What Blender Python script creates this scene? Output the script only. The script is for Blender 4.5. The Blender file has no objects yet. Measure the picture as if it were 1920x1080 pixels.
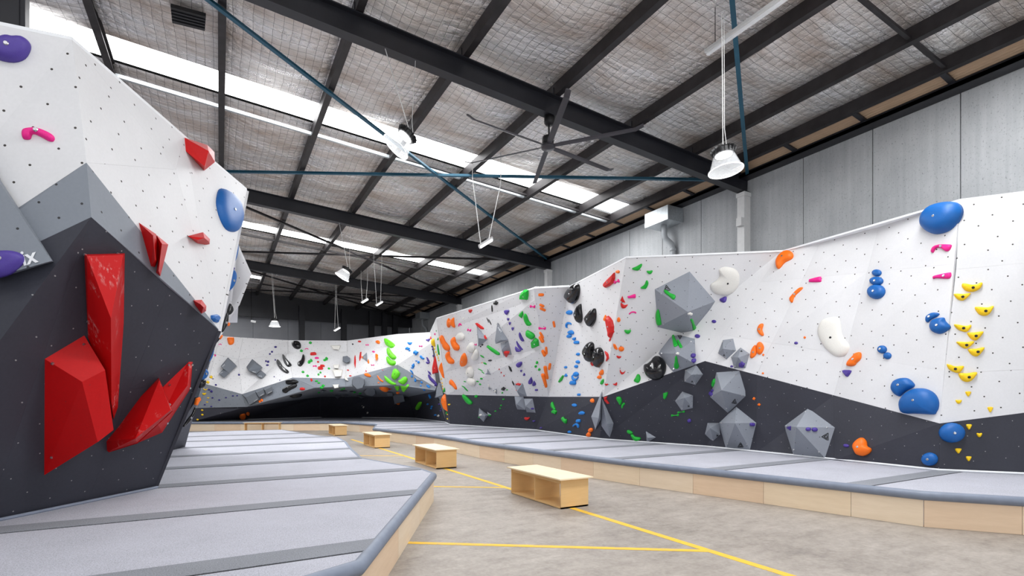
import bpy, bmesh, math, random
from mathutils import Vector, Matrix
from mathutils.bvhtree import BVHTree
from mathutils.geometry import tessellate_polygon
random.seed(7)
sc = bpy.context.scene
COL = sc.collection
# ---------------------------------------------------------------- camera
F, HX, HY, CH = 975.0, 960.0, 747.0, 1.5
TH = math.atan(548 / 975)
S_, C_ = math.sin(TH), math.cos(TH)
cam = bpy.data.objects.new('camera', bpy.data.cameras.new('camera'))
COL.objects.link(cam)
cam.location = (0, 0, CH)
cam.rotation_euler = (math.pi / 2, 0, -TH)
cam.data.sensor_width = 36
cam.data.lens = F / 1920 * 36
cam.data.shift_y = (HY - 540) / 1920
cam.data.clip_end = 200
sc.camera = cam
# ---------------------------------------------------------------- light
sc.view_settings.view_transform = 'Standard'
sc.view_settings.look = 'None'
sc.view_settings.exposure = -0.08
sc.view_settings.gamma = 1
sc.view_settings.use_curve_mapping = False
SKY = 0.6        # added even fill, let in where the hall behind the camera is left unbuilt
PANE = 7.0       # translucent roof sheets
w = bpy.data.worlds.new('world'); sc.world = w; w.use_nodes = True
w.node_tree.nodes['Background'].inputs[0].default_value = (0.93, 0.96, 1.0, 1)
w.node_tree.nodes['Background'].inputs[1].default_value = SKY
def area(name, loc, size, power, rot=(0, 0, 0), col=(1, 1, 1)):
    d = bpy.data.lights.new(name, 'AREA'); d.shape = 'RECTANGLE'
    d.size, d.size_y = size; d.energy = power; d.color = col
    o = bpy.data.objects.new(name, d); o.location = loc; o.rotation_euler = rot; COL.objects.link(o)
    return o
area('rear_fill_light', (1, -7, 3.2), (12, 5), 360, (math.pi / 2, 0, 0), (0.96, 0.98, 1))  # added fill light behind the camera; no roller door is there
for yy, pw, xx, ww in ((12.3, 860, 2.6, 15), (21.75, 640, 2.2, 15), (3.0, 420, 6.5, 7), (30.6, 260, -1.5, 7)):  # nearest lamp is added fill without a visible skylight, set toward the right wall
    area('skylight_and_fill', (xx, yy, 7.0), (ww, 0.9), pw, (0, 0, 0), (0.97, 0.985, 1))
# ---------------------------------------------------------------- pixels of the photograph to places in the hall
def D(px, py):
    l, v = (px - HX) / F, (HY - py) / F
    return Vector((S_ + l * C_, C_ - l * S_, v))
CAM = Vector((0, 0, CH))
def V(px, py, d): return CAM + D(px, py) * d
def Vz(px, py, z): return V(px, py, (z - CH) / D(px, py).z)
def dz(px, py, z): return (z - CH) / D(px, py).z
def Vi(px, py, db, dt):                 # depth that runs from db at the mat to dt at the wall top
    k = (HY - py) / F
    s = (dt - db) / 4.09
    return V(px, py, (db + s * (CH - .41)) / (1 - s * k))
# ---------------------------------------------------------------- materials
def lin(c):
    return tuple((x / 12.92 if x <= .04045 else ((x + .055) / 1.055) ** 2.4) for x in [v / 255 for v in c])
class NT:
    def __init__(s, name, rough=.6, metal=0.0):
        s.m = bpy.data.materials.new(name); s.m.use_nodes = True
        s.t = s.m.node_tree; s.b = s.t.nodes['Principled BSDF']
        s.b.inputs['Roughness'].default_value = rough; s.b.inputs['Metallic'].default_value = metal
    def n(s, typ, **k):
        x = s.t.nodes.new(typ)
        for a, v in k.items(): setattr(x, a, v)
        return x
    def l(s, a, b): s.t.links.new(a, b)
    def co(s, what='Object', scale=(1, 1, 1)):
        t = s.n('ShaderNodeTexCoord'); mp = s.n('ShaderNodeMapping'); mp.inputs['Scale'].default_value = scale
        s.l(t.outputs[what], mp.inputs[0]); return mp.outputs[0]
    def noise(s, vec, scale, detail=4, rough=.55):
        x = s.n('ShaderNodeTexNoise'); x.inputs['Scale'].default_value = scale
        x.inputs['Detail'].default_value = detail; x.inputs['Roughness'].default_value = rough
        s.l(vec, x.inputs['Vector']); return x.outputs['Fac']
    def ramp(s, fac, stops):
        x = s.n('ShaderNodeValToRGB'); e = x.color_ramp.elements
        while len(e) < len(stops): e.new(.5)
        for el, (p, c) in zip(e, stops): el.position = p; el.color = (*c, 1) if len(c) == 3 else c
        s.l(fac, x.inputs[0]); return x.outputs[0]
    def math(s, op, a, b=None, c=None):
        x = s.n('ShaderNodeMath', operation=op)
        for i, v in enumerate((a, b, c)):
            if v is None: continue
            if isinstance(v, (int, float)): x.inputs[i].default_value = v
            else: s.l(v, x.inputs[i])
        return x.outputs[0]
    def mix(s, fac, a, b, typ='MIX'):
        x = s.n('ShaderNodeMix', data_type='RGBA', blend_type=typ)
        for i, v in ((0, fac), (6, a), (7, b)):
            if isinstance(v, (int, float)): x.inputs[i].default_value = v
            elif isinstance(v, tuple): x.inputs[i].default_value = (*v, 1)
            else: s.l(v, x.inputs[i])
        return x.outputs[2]
    def color(s, v):
        if isinstance(v, tuple): s.b.inputs['Base Color'].default_value = (*v, 1)
        else: s.l(v, s.b.inputs['Base Color'])
    def bump(s, h, strength=.3, dist=.01):
        x = s.n('ShaderNodeBump'); x.inputs['Strength'].default_value = strength; x.inputs['Distance'].default_value = dist
        s.l(h, x.inputs['Height']); s.l(x.outputs[0], s.b.inputs['Normal'])
def flat(name, rgb, rough=.6, metal=0.0, grain=0, bump=0, bscale=60):
    k = NT(name, rough, metal); c = lin(rgb)
    if grain or bump:
        v = k.co(); f = k.noise(v, bscale)
        if grain: k.color(k.ramp(f, [(.3, tuple(x * (1 - grain) for x in c)), (.7, tuple(min(1, x * (1 + grain)) for x in c))]))
        else: k.color(c)
        if bump: k.bump(f, bump, .004)
    else: k.color(c)
    return k.m
def holes_mat(name, rgb, dot, rough=.55, radius=.0105, scuff=.06):
    k = NT(name, rough); c = lin(rgb)
    uv = k.co('UV'); vo = k.n('ShaderNodeTexVoronoi', voronoi_dimensions='2D')
    vo.inputs['Scale'].default_value = 4.0; vo.inputs['Randomness'].default_value = .28
    mp = k.n('ShaderNodeMapping'); mp.inputs['Rotation'].default_value = (0, 0, .62); k.l(uv, mp.inputs[0]); k.l(mp.outputs[0], vo.inputs['Vector'])
    hole = k.math('LESS_THAN', vo.outputs['Distance'], radius * 4.0)
    o = k.co(); n1 = k.noise(o, 1.1, 5); n2 = k.noise(o, 38, 3)
    f = k.math('ADD', k.math('MULTIPLY', n1, .7), k.math('MULTIPLY', n2, .3))
    base = k.ramp(f, [(.3, tuple(x * (1 - scuff) for x in c)), (.7, tuple(min(1, x * (1 + scuff)) for x in c))])
    k.color(k.mix(hole, base, dot)); k.bump(n2, .12, .002)
    k.b.inputs['Specular IOR Level'].default_value = .3
    return k.m
M = {}
M['wall_white'] = holes_mat('painted_white_ply', (222, 222, 224), (.05, .045, .04))
M['wall_grey'] = holes_mat('painted_grey_ply', (132, 138, 147), (.04, .04, .045), scuff=.08)
M['wall_dark'] = holes_mat('painted_charcoal_ply', (56, 57, 66), (.3, .3, .3), radius=.0065, scuff=.16)
M['vol_grey'] = holes_mat('textured_grey_volume', (146, 151, 160), (.05, .05, .055), .7, radius=.008, scuff=.08)
M['vol_box'] = flat('slate_grey_volume', (108, 114, 123), .7, grain=.1)
M['vol_red'] = holes_mat('red_fibreglass', (192, 2, 6), (.3, .02, .02), .5, radius=.005, scuff=.12)
def chalk_red():
    k = NT('chalk_scuffed_red', .55); o = k.co(); c = lin((192, 2, 6)); k.b.inputs['Specular IOR Level'].default_value = .3
    a = k.noise(o, 2.6, 3, .6); b = k.noise(k.co('Object', (1, 1, .5)), 24, 6, .75)
    m = k.math('MULTIPLY', k.ramp(a, [(.5, (0, 0, 0)), (.66, (1, 1, 1))]), k.ramp(b, [(.52, (0, 0, 0)), (.62, (1, 1, 1))]))
    k.color(k.mix(k.math('MULTIPLY', m, .6), c, (.75, .6, .58))); return k.m
M['vol_red_chalk'] = chalk_red()
COLS = {'green': (12, 172, 48), 'lime': (104, 214, 28), 'blue': (0, 92, 168), 'sky': (18, 128, 214), 'yellow': (246, 202, 6),
        'orange': (255, 116, 6), 'red': (205, 22, 20), 'pink': (236, 22, 138), 'purple': (76, 56, 148), 'navy': (48, 36, 120),
        'white': (228, 226, 220), 'grey': (150, 155, 163)}
for n_, c_ in COLS.items(): M[n_] = flat('resin_' + n_, c_, .5, grain=.06, bump=.25, bscale=90)
M['black'] = flat('gloss_black_resin', (24, 24, 27), .16, grain=.3, bscale=12)
M['bolt'] = flat('zinc_bolt', (196, 196, 200), .3, 1)
M['bolt_dark'] = flat('dark_bolt', (40, 40, 44), .4, .6)
M['print_black'] = flat('black_print', (16, 16, 18), .6)
M['print_white'] = flat('white_print', (238, 240, 243), .6)
M['steel'] = flat('black_painted_steel', (30, 31, 38), .45, 0, grain=.15, bscale=4)
M['purlin'] = flat('dusty_dark_purlin', (46, 43, 45), .5, .3, grain=.35, bscale=5)
M['galv'] = flat('galvanised_steel', (190, 196, 200), .38, .7, grain=.12, bscale=18)
M['teal'] = flat('teal_painted_brace', (24, 84, 108), .45, .1, grain=.1, bscale=6)
M['fan'] = flat('charcoal_fan', (58, 56, 62), .45, .2)
M['black_plastic'] = flat('black_plastic', (18, 18, 20), .5)
M['white_metal'] = flat('white_powder_coat', (214, 214, 214), .45, grain=.04, bscale=10)
M['cable'] = flat('white_cable', (214, 214, 212), .5)
M['pvc'] = flat('grey_pvc_pipe', (168, 172, 176), .45)
def carpet(name, rgb, g=.14):
    k = NT(name, .95); c = lin(rgb); o = k.co()
    n = k.noise(o, 120, 3, .85); n2 = k.noise(o, 1.3, 3)
    f = k.math('ADD', k.math('MULTIPLY', n, .85), k.math('MULTIPLY', n2, .15))
    k.color(k.ramp(f, [(.34, tuple(x * (1 - g * 2.2) for x in c)), (.5, c), (.66, tuple(min(1, x * (1 + g)) for x in c))]))
    k.bump(n, .5, .004); return k.m
M['carpet'] = carpet('pale_grey_carpet', (182, 183, 193), .22)
M['joiner'] = carpet('grey_joiner_carpet', (138, 141, 148), .25)
M['lip'] = flat('blue_grey_vinyl', (122, 131, 148), .5, grain=.08, bscale=9)
def ply(name, rgb, g=.1):
    k = NT(name, .5); c = lin(rgb)
    a = k.noise(k.co('Object', (1, 1, 9)), 2.2, 6, .6); b = k.noise(k.co('Object', (3, 3, 60)), 3, 4)
    f = k.math('ADD', k.math('MULTIPLY', a, .65), k.math('MULTIPLY', b, .35))
    k.color(k.ramp(f, [(.3, (c[0] * (1 - g), c[1] * (1 - g * 1.5), c[2] * (1 - g * 2.2))), (.7, tuple(min(1, x * (1 + g)) for x in c))]))
    k.bump(b, .08, .002); return k.m
PLY = [ply('birch_ply_a', (232, 214, 190), .06), ply('birch_ply_b', (234, 214, 186), .06), ply('birch_ply_c', (228, 202, 174), .06)]
M['ply_edge'] = ply('ply_edge', (190, 150, 104), .25)
M['bench_ply'] = ply('bench_birch', (224, 186, 130), .06)
M['bench_top'] = ply('bench_top_birch', (240, 222, 190), .06)
def concrete_floor():
    k = NT('old_concrete', .55); o = k.co()
    a = k.noise(o, .55, 7, .62); b = k.noise(k.co('Object', (1, 3.2, 1)), 1.7, 6, .65); d = k.noise(o, 22, 5, .7); e = k.noise(o, 5.5, 6, .72)
    f = k.math('ADD', k.math('ADD', k.math('MULTIPLY', a, .3), k.math('MULTIPLY', b, .25)), k.math('ADD', k.math('MULTIPLY', d, .15), k.math('MULTIPLY', e, .3)))
    base = k.ramp(f, [(.36, lin((120, 113, 107))), (.47, lin((149, 141, 133))), (.56, lin((166, 158, 150))), (.68, lin((186, 179, 171)))])
    vo = k.n('ShaderNodeTexVoronoi'); vo.inputs['Scale'].default_value = 1.6; k.l(o, vo.inputs['Vector'])
    sp = k.math('LESS_THAN', vo.outputs['Distance'], .018)
    k.color(k.mix(sp, base, (.05, .045, .04)))
    k.l(k.math('ADD', k.math('MULTIPLY', a, .3), .35), k.b.inputs['Roughness']); k.bump(d, .12, .004); return k.m
M['floor'] = concrete_floor()
def paint_line():
    k = NT('worn_yellow_paint', .6); o = k.co(); n = k.noise(o, 9, 7, .75); n2 = k.noise(o, 60, 3)
    f = k.math('ADD', k.math('MULTIPLY', n, .75), k.math('MULTIPLY', n2, .25))
    k.color(k.ramp(f, [(.36, lin((176, 160, 130))), (.44, lin((226, 184, 66))), (.6, lin((240, 190, 44)))])); return k.m
M['paint'] = paint_line()
def concrete_wall():
    k = NT('precast_concrete', .85); o = k.co()
    a = k.noise(o, .8, 6, .6); sp = k.noise(k.co('Object', (1, 1, .6)), 36, 6, .8); st = k.noise(k.co('Object', (1, 3, .12)), 3, 5)
    base = k.ramp(k.math('ADD', k.math('MULTIPLY', a, .55), k.math('MULTIPLY', st, .45)), [(.3, lin((160, 163, 166))), (.7, lin((194, 196, 198)))])
    pit = k.ramp(sp, [(.0, (.3, .3, .3)), (.37, (.45, .45, .45)), (.425, (1, 1, 1))])
    k.color(k.mix(1.0, base, pit, 'MULTIPLY')); k.bump(sp, .5, .006); return k.m
M['concrete'] = concrete_wall()
M['end_wall'] = flat('grey_painted_wall', (150, 152, 158), .8, grain=.06, bscale=1.5)
def foil():
    k = NT('reflective_foil_blanket', .2, .66)
    o = k.co(); sx = k.n('ShaderNodeSeparateXYZ'); k.l(o, sx.inputs[0])
    P = .15
    wob = k.math('MULTIPLY', k.math('SUBTRACT', k.noise(o, 1.2, 3), .5), .10)
    def tri(x):      # distance from the nearest wire, in wire spacings
        return k.math('ABSOLUTE', k.math('SUBTRACT', k.math('FRACT', k.math('DIVIDE', k.math('ADD', x, wob), P)), .5))
    fx, fy = tri(sx.outputs[0]), tri(sx.outputs[1])
    edge = k.math('MAXIMUM', fx, fy)
    wire = k.math('GREATER_THAN', edge, .484)
    pil = k.math('MULTIPLY', k.math('SUBTRACT', .25, k.math('MULTIPLY', fx, fx)), k.math('SUBTRACT', .25, k.math('MULTIPLY', fy, fy)))
    cr = k.noise(o, 9, 6, .72); cr2 = k.noise(k.co('Object', (1, 2.4, 1)), 2.6, 5, .65)
    cv = k.n('ShaderNodeTexVoronoi'); cv.inputs['Scale'].default_value = 7; cv.inputs['Randomness'].default_value = 1; dis = k.mix(.25, k.co(), k.n('ShaderNodeTexNoise').outputs['Color'], 'ADD'); k.l(dis, cv.inputs['Vector'])
    h = k.math('ADD', k.math('MULTIPLY', pil, 7.0), k.math('ADD', k.math('MULTIPLY', cr, 1.3), k.math('ADD', k.math('MULTIPLY', cr2, 4.0), k.math('MULTIPLY', cv.outputs['Distance'], .55))))
    big = k.noise(k.co('Object', (.35, 1.1, 1)), 1.5, 5, .6)
    col = k.ramp(big, [(.32, lin((196, 180, 168))), (.5, lin((236, 230, 226))), (.68, lin((252, 252, 254)))])
    k.color(k.mix(wire, col, (.05, .045, .04)))
    k.l(k.ramp(big, [(.3, (.42,) * 3), (.7, (.2,) * 3)]), k.b.inputs['Roughness'])
    k.bump(h, .62, .03); return k.m
M['foil'] = foil()
M['roof_tan'] = flat('tan_roof_sheet', (176, 150, 124), .6, grain=.06, bscale=5)
def emis(name, rgb, st):
    k = NT(name); k.color((.8, .8, .8)); k.b.inputs['Emission Color'].default_value = (*rgb, 1); k.b.inputs['Emission Strength'].default_value = st; return k.m
M['pane'] = emis('translucent_roof_sheet', (1, 1, 1), PANE)
M['led'] = emis('led_panel', (1, 1, 1), 3)
def clearplastic():
    k = NT('ribbed_polycarbonate', .15); k.color((.9, .92, .94))
    k.b.inputs['Alpha'].default_value = .1
    k.b.inputs['Emission Color'].default_value = (1, 1, 1, 1); k.b.inputs['Emission Strength'].default_value = .0
    return k.m
M['polycarb'] = clearplastic()
M['seam'] = flat('dark_gap', (22, 22, 24), .9)
# ---------------------------------------------------------------- mesh helpers
def tag(o, label=None, cat=None, group=None, kind=None):
    if label: o['label'] = label
    if cat: o['category'] = cat
    if group: o['group'] = group
    if kind: o['kind'] = kind
    return o
def empty(name, loc, label=None, cat=None, group=None, kind=None):
    o = bpy.data.objects.new(name, None); o.location = loc; o.empty_display_size = .1; COL.objects.link(o)
    return tag(o, label, cat, group, kind)
class MB:
    def __init__(s): s.v, s.f, s.uv, s.sm = [], [], {}, False
    def add(s, vs, fs):
        b = len(s.v); s.v += [Vector(x) for x in vs]; s.f += [tuple(i + b for i in f) for f in fs]; return s
    def box(s, lo, hi):
        x0, y0, z0 = lo; x1, y1, z1 = hi
        return s.add([(x0, y0, z0), (x1, y0, z0), (x1, y1, z0), (x0, y1, z0), (x0, y0, z1), (x1, y0, z1), (x1, y1, z1), (x0, y1, z1)],
                     [(3, 2, 1, 0), (4, 5, 6, 7), (0, 1, 5, 4), (1, 2, 6, 5), (2, 3, 7, 6), (3, 0, 4, 7)])
    def bar(s, a, b, w, h, up=(0, 0, 1)):       # rectangular bar from a to b
        a, b = Vector(a), Vector(b); d = (b - a).normalized(); up = Vector(up)
        x = d.cross(up).normalized(); y = x.cross(d).normalized(); vs = []
        for p in (a, b):
            for i, j in ((-1, -1), (1, -1), (1, 1), (-1, 1)): vs.append(p + x * i * w / 2 + y * j * h / 2)
        return s.add(vs, [(0, 1, 2, 3), (7, 6, 5, 4), (0, 4, 5, 1), (1, 5, 6, 2), (2, 6, 7, 3), (3, 7, 4, 0)])
    def tube(s, pts, r, n=8, cap=True):
        pts = [Vector(p) for p in pts]; rs = r if isinstance(r, (list, tuple)) else [r] * len(pts); vs, fs = [], []
        for i, p in enumerate(pts):
            d = (pts[min(i + 1, len(pts) - 1)] - pts[max(i - 1, 0)]).normalized()
            u = Vector((0, 0, 1)) if abs(d.z) < .9 else Vector((1, 0, 0))
            x = d.cross(u).normalized(); y = x.cross(d)
            for k in range(n):
                a = 2 * math.pi * k / n; vs.append(p + (x * math.cos(a) + y * math.sin(a)) * rs[i])
        for i in range(len(pts) - 1):
            for k in range(n):
                a, b = i * n + k, i * n + (k + 1) % n; fs.append((a, b, b + n, a + n))
        if cap: fs += [tuple(range(n))[::-1], tuple((len(pts) - 1) * n + k for k in range(n))]
        return s.add(vs, fs)
    def lathe(s, prof, org=(0, 0, 0), mat=None, n=24):      # prof: (radius, height) pairs
        mat = mat or Matrix.Identity(3); org = Vector(org); vs, fs = [], []
        for r, h in prof:
            for k in range(n):
                a = 2 * math.pi * k / n; vs.append(org + mat @ Vector((r * math.cos(a), r * math.sin(a), h)))
        for i in range(len(prof) - 1):
            for k in range(n):
                a, b = i * n + k, i * n + (k + 1) % n; fs.append((a, b, b + n, a + n))
        return s.add(vs, fs)
    def prism(s, poly, z0, z1):                 # polygon in plan, extruded
        n = len(poly); tris = tessellate_polygon([[Vector((p[0], p[1], 0)) for p in poly]])
        ar = sum(poly[i][0] * poly[(i + 1) % n][1] - poly[(i + 1) % n][0] * poly[i][1] for i in range(n))
        if ar < 0: poly = poly[::-1]; tris = tessellate_polygon([[Vector((p[0], p[1], 0)) for p in poly]])
        vs = [(p[0], p[1], z0) for p in poly] + [(p[0], p[1], z1) for p in poly]; fs = []
        for t in tris:
            a, b, c = [Vector(vs[i]) for i in t]
            if (b - a).cross(c - a).z < 0: t = t[::-1]
            fs += [tuple(i + n for i in t), tuple(t[::-1])]
        for i in range(n): j = (i + 1) % n; fs.append((i, j, j + n, i + n))
        return s.add(vs, fs)
    def mesh(s, name, mat, off=(0, 0, 0), smooth=False):
        off = Vector(off); me = bpy.data.meshes.new(name); me.from_pydata([tuple(v - off) for v in s.v], [], s.f)
        for m in (mat if isinstance(mat, (list, tuple)) else [mat]): me.materials.append(m)
        if s.uv:
            ul = me.uv_layers.new(name='UVMap')
            for p in me.polygons:
                for li, vi in zip(p.loop_indices, p.vertices): ul.data[li].uv = s.uv.get((p.index, vi), s.uv.get(vi, (0, 0)))
        if smooth: me.polygons.foreach_set('use_smooth', [True] * len(me.polygons))
        me.update(); return me
    def build(s, name, mat, parent=None, smooth=False, fixn=False):
        off = (0, 0, 0); p = parent
        if parent is not None: off = world_loc(parent)
        me = s.mesh(name, mat, off, smooth)
        if fixn:
            bm = bmesh.new(); bm.from_mesh(me); bmesh.ops.recalc_face_normals(bm, faces=bm.faces); bm.to_mesh(me); bm.free()
        o = bpy.data.objects.new(name, me); COL.objects.link(o)
        if parent is not None: o.parent = parent
        return o
    def top(s, name, mat, smooth=False, fixn=False):       # a thing that is one mesh, origin at its base centre
        c = sum(s.v, Vector()) / len(s.v); c.z = min(v.z for v in s.v)
        me = s.mesh(name, mat, c, smooth)
        if fixn:
            bm = bmesh.new(); bm.from_mesh(me); bmesh.ops.recalc_face_normals(bm, faces=bm.faces); bm.to_mesh(me); bm.free()
        o = bpy.data.objects.new(name, me); o.location = c; COL.objects.link(o); return o
def world_loc(o):
    v = Vector()
    while o is not None: v += o.location; o = o.parent
    return v
def basis(n):                                   # in-plane right / up axes
    n = n.normalized(); r = Vector((0, 0, 1)).cross(n)
    if r.length < .05: r = Vector((1, 0, 0))
    r.normalize(); return r, n.cross(r).normalized()
TARGETS = []                                    # (triangles) surfaces that holds can be bolted to
def remember(vs, tris):
    for t in tris: TARGETS.append([Vector(vs[i]) for i in t])
def panel(root, pts, mat, name='panel', gap=.0006, thick=.03):
    pts = [Vector(p) for p in pts]; n = len(pts); c = sum(pts, Vector()) / n
    nr = Vector()
    for i in range(n): nr += (pts[i] - c).cross(pts[(i + 1) % n] - c)
    nr.normalize()
    if nr.dot(CAM - c) < 0: pts.reverse(); nr = -nr
    q = [p + (c - p).normalized() * gap * 1.6 for p in pts]
    tr = [(0, 1, 2)] if n == 3 else [(0, 1, 2), (0, 2, 3)] if n == 4 else [tuple(t) for t in tessellate_polygon([q])]
    m = MB(); vs = q + [p - nr * thick for p in q]
    fs = []
    for t in tr:
        a, b, d = [q[i] for i in t]
        if (b - a).cross(d - a).dot(nr) < 0: t = t[::-1]
        fs += [t, tuple(i + n for i in t[::-1])]
    for i in range(n): j = (i + 1) % n; fs.append((j, i, i + n, j + n))
    m.add(vs, fs); r, u = basis(nr)
    for i, p in enumerate(m.v): m.uv[i] = (p.dot(r), p.dot(u))
    remember(pts, tr)
    return m.build(name, mat, root)
# ================================================================ STRUCTURE
W = 11.5
def zfoil(x): return 7.25 + .0653 * (W - x)
def zbeam(x): return 6.6 + .0653 * (W - x)
fl = MB().box((-8, -4, -.05), (12, 36, 0)).build('floor', M['floor']); tag(fl, kind='structure')
def stripe(a, b, wd):
    a, b = Vector(a), Vector(b); MB().bar(a + Vector((0, 0, .001)), b + Vector((0, 0, .001)), wd, .003).build('painted_line', M['paint'], fl)
stripe((4.2, 1.2, 0), (4.2, 19.5, 0), .09)
stripe((1.66, 5.27, .0006), (4.2, 3.5, .0006), .075)
stripe((2.9, 8.55, .0006), (4.2, 7.66, .0006), .075)
stripe((2.6, 14.2, 0), (4.2, 13.2, 0), .075)
# right wall of precast panels
wr = empty('wall_right', (W, 10, 0), kind='structure')
ys = [4.16 + 1.43 * k for k in range(-5, 22)] + [35]
for a, b in zip(ys, ys[1:]):
    MB().box((W, a + .009, 0), (W + .15, b - .009, 7.2)).build('concrete_panel', M['concrete'], wr)
MB().box((W + .1, -3, 0), (W + .16, 35, 7.2)).build('joint_backing', M['seam'], wr)
# end wall
we = empty('wall_back', (2, 35, 0), kind='structure')
xs = [-8 + 1.95 * k for k in range(11)]
for a, b in zip(xs, xs[1:]): MB().box((a + .006, 35, 0), (b - .006, 35.15, 8.6)).build('wall_panel', M['end_wall'], we)
MB().box((-8, 35.1, 0), (W, 35.2, 8.6)).build('joint_backing', M['seam'], we)
wl = MB().box((-8.15, 7, 0), (-8, 35, 8.6)).build('wall_left', M['end_wall']); tag(wl, kind='structure')
BEAMS = [-.4, 8.46, 17.3, 26.1, 34.75]
PX = [-5.7, -3.8, -1.9, 0, 1.9, 3.75, 5.7, 7.7, 9.55, 10.75]
for i, y in enumerate(BEAMS):
    o = empty('roof_beam', (2, y, zbeam(2)), kind='structure')
    def sl(x, dz_): return (x, y, zbeam(x) + dz_)
    MB().bar(sl(-8, .01), sl(W, .01), .2, .02).build('bottom_flange', M['steel'], o)
    MB().bar(sl(-8, .39), sl(W, .39), .2, .02).build('top_flange', M['steel'], o)
    MB().bar(sl(-8, .2), sl(W, .2), .014, .37).build('web', M['steel'], o)
    for x in PX:
        MB().box((x - .04, y - .03, zbeam(x) + .4), (x + .04, y + .03, zbeam(x) + .58)).build('purlin_cleat', M['steel'], o)
    if i < 4:
        co = empty('steel_column', (W - .13, y, 0), kind='structure')
        MB().box((W - .24, y - .1, 0), (W - .005, y + .1, 6.58)).build('post', M['white_metal'], co)
        MB().box((W - .26, y - .12, 6.5), (W - .005, y + .12, 6.6)).build('cap_plate', M['white_metal'], co)
# purlins (C sections)
ce = empty('ceiling', (2, 15, 7.8), kind='structure')
for x in PX:
    z = zfoil(x) + .01; m = MB()
    m.bar((x - .02, -3, z - .125), (x - .02, 35, z - .125), .012, .24); m.bar((x + .035, -3, z - .24), (x + .035, 35, z - .24), .12, .012)
    m.bar((x + .035, -3, z - .012), (x + .035, 35, z - .012), .12, .012); m.bar((x + .091, -3, z - .228), (x + .091, 35, z - .228), .008, .03)
    m.build('purlin', M['purlin'], ce)
m = MB().box((W - .32, -3, 6.93), (W - .01, 35, 7.0)).box((W - .32, -3, 6.93), (W - .29, 35, 7.03)).build('eave_purlin', M['steel'], ce)
# skylights
SKYL = [(-.9, .2), (2.6, 3.4), (11.85, 12.75), (21.3, 22.2), (30.2, 31.1)]
gaps = list(zip([-8] + PX, PX + [W]))
# insulation blankets with sag
def blanket(xa, xb, ya, yb):
    nx = 14; ny = max(2, int((yb - ya) / .22)); vs, fs = [], []
    for j in range(ny + 1):
        y = ya + (yb - ya) * j / ny
        for i in range(nx + 1):
            t = i / nx; x = xa + (xb - xa) * t
            sag = math.sin(math.pi * t) * (.07 + .045 * math.sin(y * 1.9 + xa * 2.1) + .03 * math.sin(y * 4.3 + xa))
            fade = min([1] + [abs(y - e) / .5 for s_ in SKYL for e in s_]); vs.append((x, y, zfoil(x) - sag * min(1, fade)))
    for j in range(ny):
        for i in range(nx): a = j * (nx + 1) + i; fs.append((a, a + nx + 1, a + nx + 2, a + 1))
    MB().add(vs, fs).build('insulation_blanket', M['foil'], ce, smooth=True)
for si, (a, b) in enumerate(SKYL):
    for xa, xb in gaps[:-1]:
        if xa > 9.6: continue
        if si < 2 and xb > 8: continue
        if si == 4 and xb > 2: blanket(xa, xb, a, b); continue
        MB().add([(xa, a, zfoil(xa) + .05), (xb, a, zfoil(xb) + .05), (xb, b, zfoil(xb) + .05), (xa, b, zfoil(xa) + .05)], [(3, 2, 1, 0)]).build('skylight_pane', M['pane'], ce)
    for xa, xb in gaps[:-1]:
        if xa > 9.6 or si < 2: continue
        MB().bar((xa + .08, b + .22, zfoil(xa) - .16), (xb, b + .22, zfoil(xb) - .16), .07, .07).build('galvanised_trimmer', M['galv'] if si == 2 else M['purlin'], ce)
edges = [-3]
for a, b in SKYL: edges += [a, b]
edges.append(35)
for k in range(0, len(edges), 2):
    a, b = edges[k], edges[k + 1]; n = max(1, round((b - a) / 2.9))
    for xa, xb in gaps[:-1]:
        if xa > 9.6 and k < 2: pass
        for j in range(n): blanket(xa, xb, a + (b - a) * j / n, a + (b - a) * (j + 1) / n)
for a, b in SKYL[:2]: blanket(7.7, 9.55, a, b); blanket(9.55, 10.75, a, b)
MB().box((-8, -3, 8.62), (W + .2, 35.2, 8.66)).build('outer_roof', M['seam'], ce)
# bare tan roofing between the last purlin and the eave, corrugations parallel to the wall
yb = [4.16 + 1.43 * k for k in range(-5, 22)] + [35]
for a, b in zip(yb, yb[1:]):
    vs, fs = [], []; nx = 96
    for i in range(nx + 1):
        x = 10.8 + (W - 10.8) * i / nx
        for y in (a, b): vs.append((x, y, 7.12 - .1 * i / nx + .02 * math.cos(i / 10 * 2 * math.pi)))
    for i in range(nx): fs.append((2 * i, 2 * i + 1, 2 * i + 3, 2 * i + 2))
    MB().add(vs, fs).build('corrugated_sheet', M['roof_tan'], ce, smooth=True)
    MB().bar((10.8, a, 7.08), (W - .28, a, 7.03), .09, .04).build('sheet_rail', M['steel'], ce)
# bridging between purlins
for y in (4.1, 13.0 + 8.8 - 9.4 + .4, 30.4):
    for xa, xb in gaps[1:-1]:
        if xb > 5: MB().bar((xa + .08, y, zfoil(xa) - .17), (xb, y, zfoil(xb) - .17), .06, .05).build('bridging', M['purlin'], ce)
def brace(a, b, label):
    d = (Vector(b) - Vector(a)).normalized()
    m = MB().bar(a, b, .075, .008).bar(Vector(a) + Vector((0, 0, .035)), Vector(b) + Vector((0, 0, .035)), .008, .07)
    o = m.top('roof_brace', M['teal'] if label[:4] not in ('dark', 'far ') else M['purlin']); tag(o, label, 'brace', 'teal roof braces')
def zb(x): return zbeam(x) + .33
EL, ER = -1.3, W - .2
brace((EL, 8.6, zb(EL)), (ER, 17.2, zb(ER)), 'teal steel brace running from top left down across bright skylight strip')
brace((EL, 17.2, zb(EL)), (ER, 8.6, zb(ER)), 'long near-level teal steel brace crossing in front of the first skylight')
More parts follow.
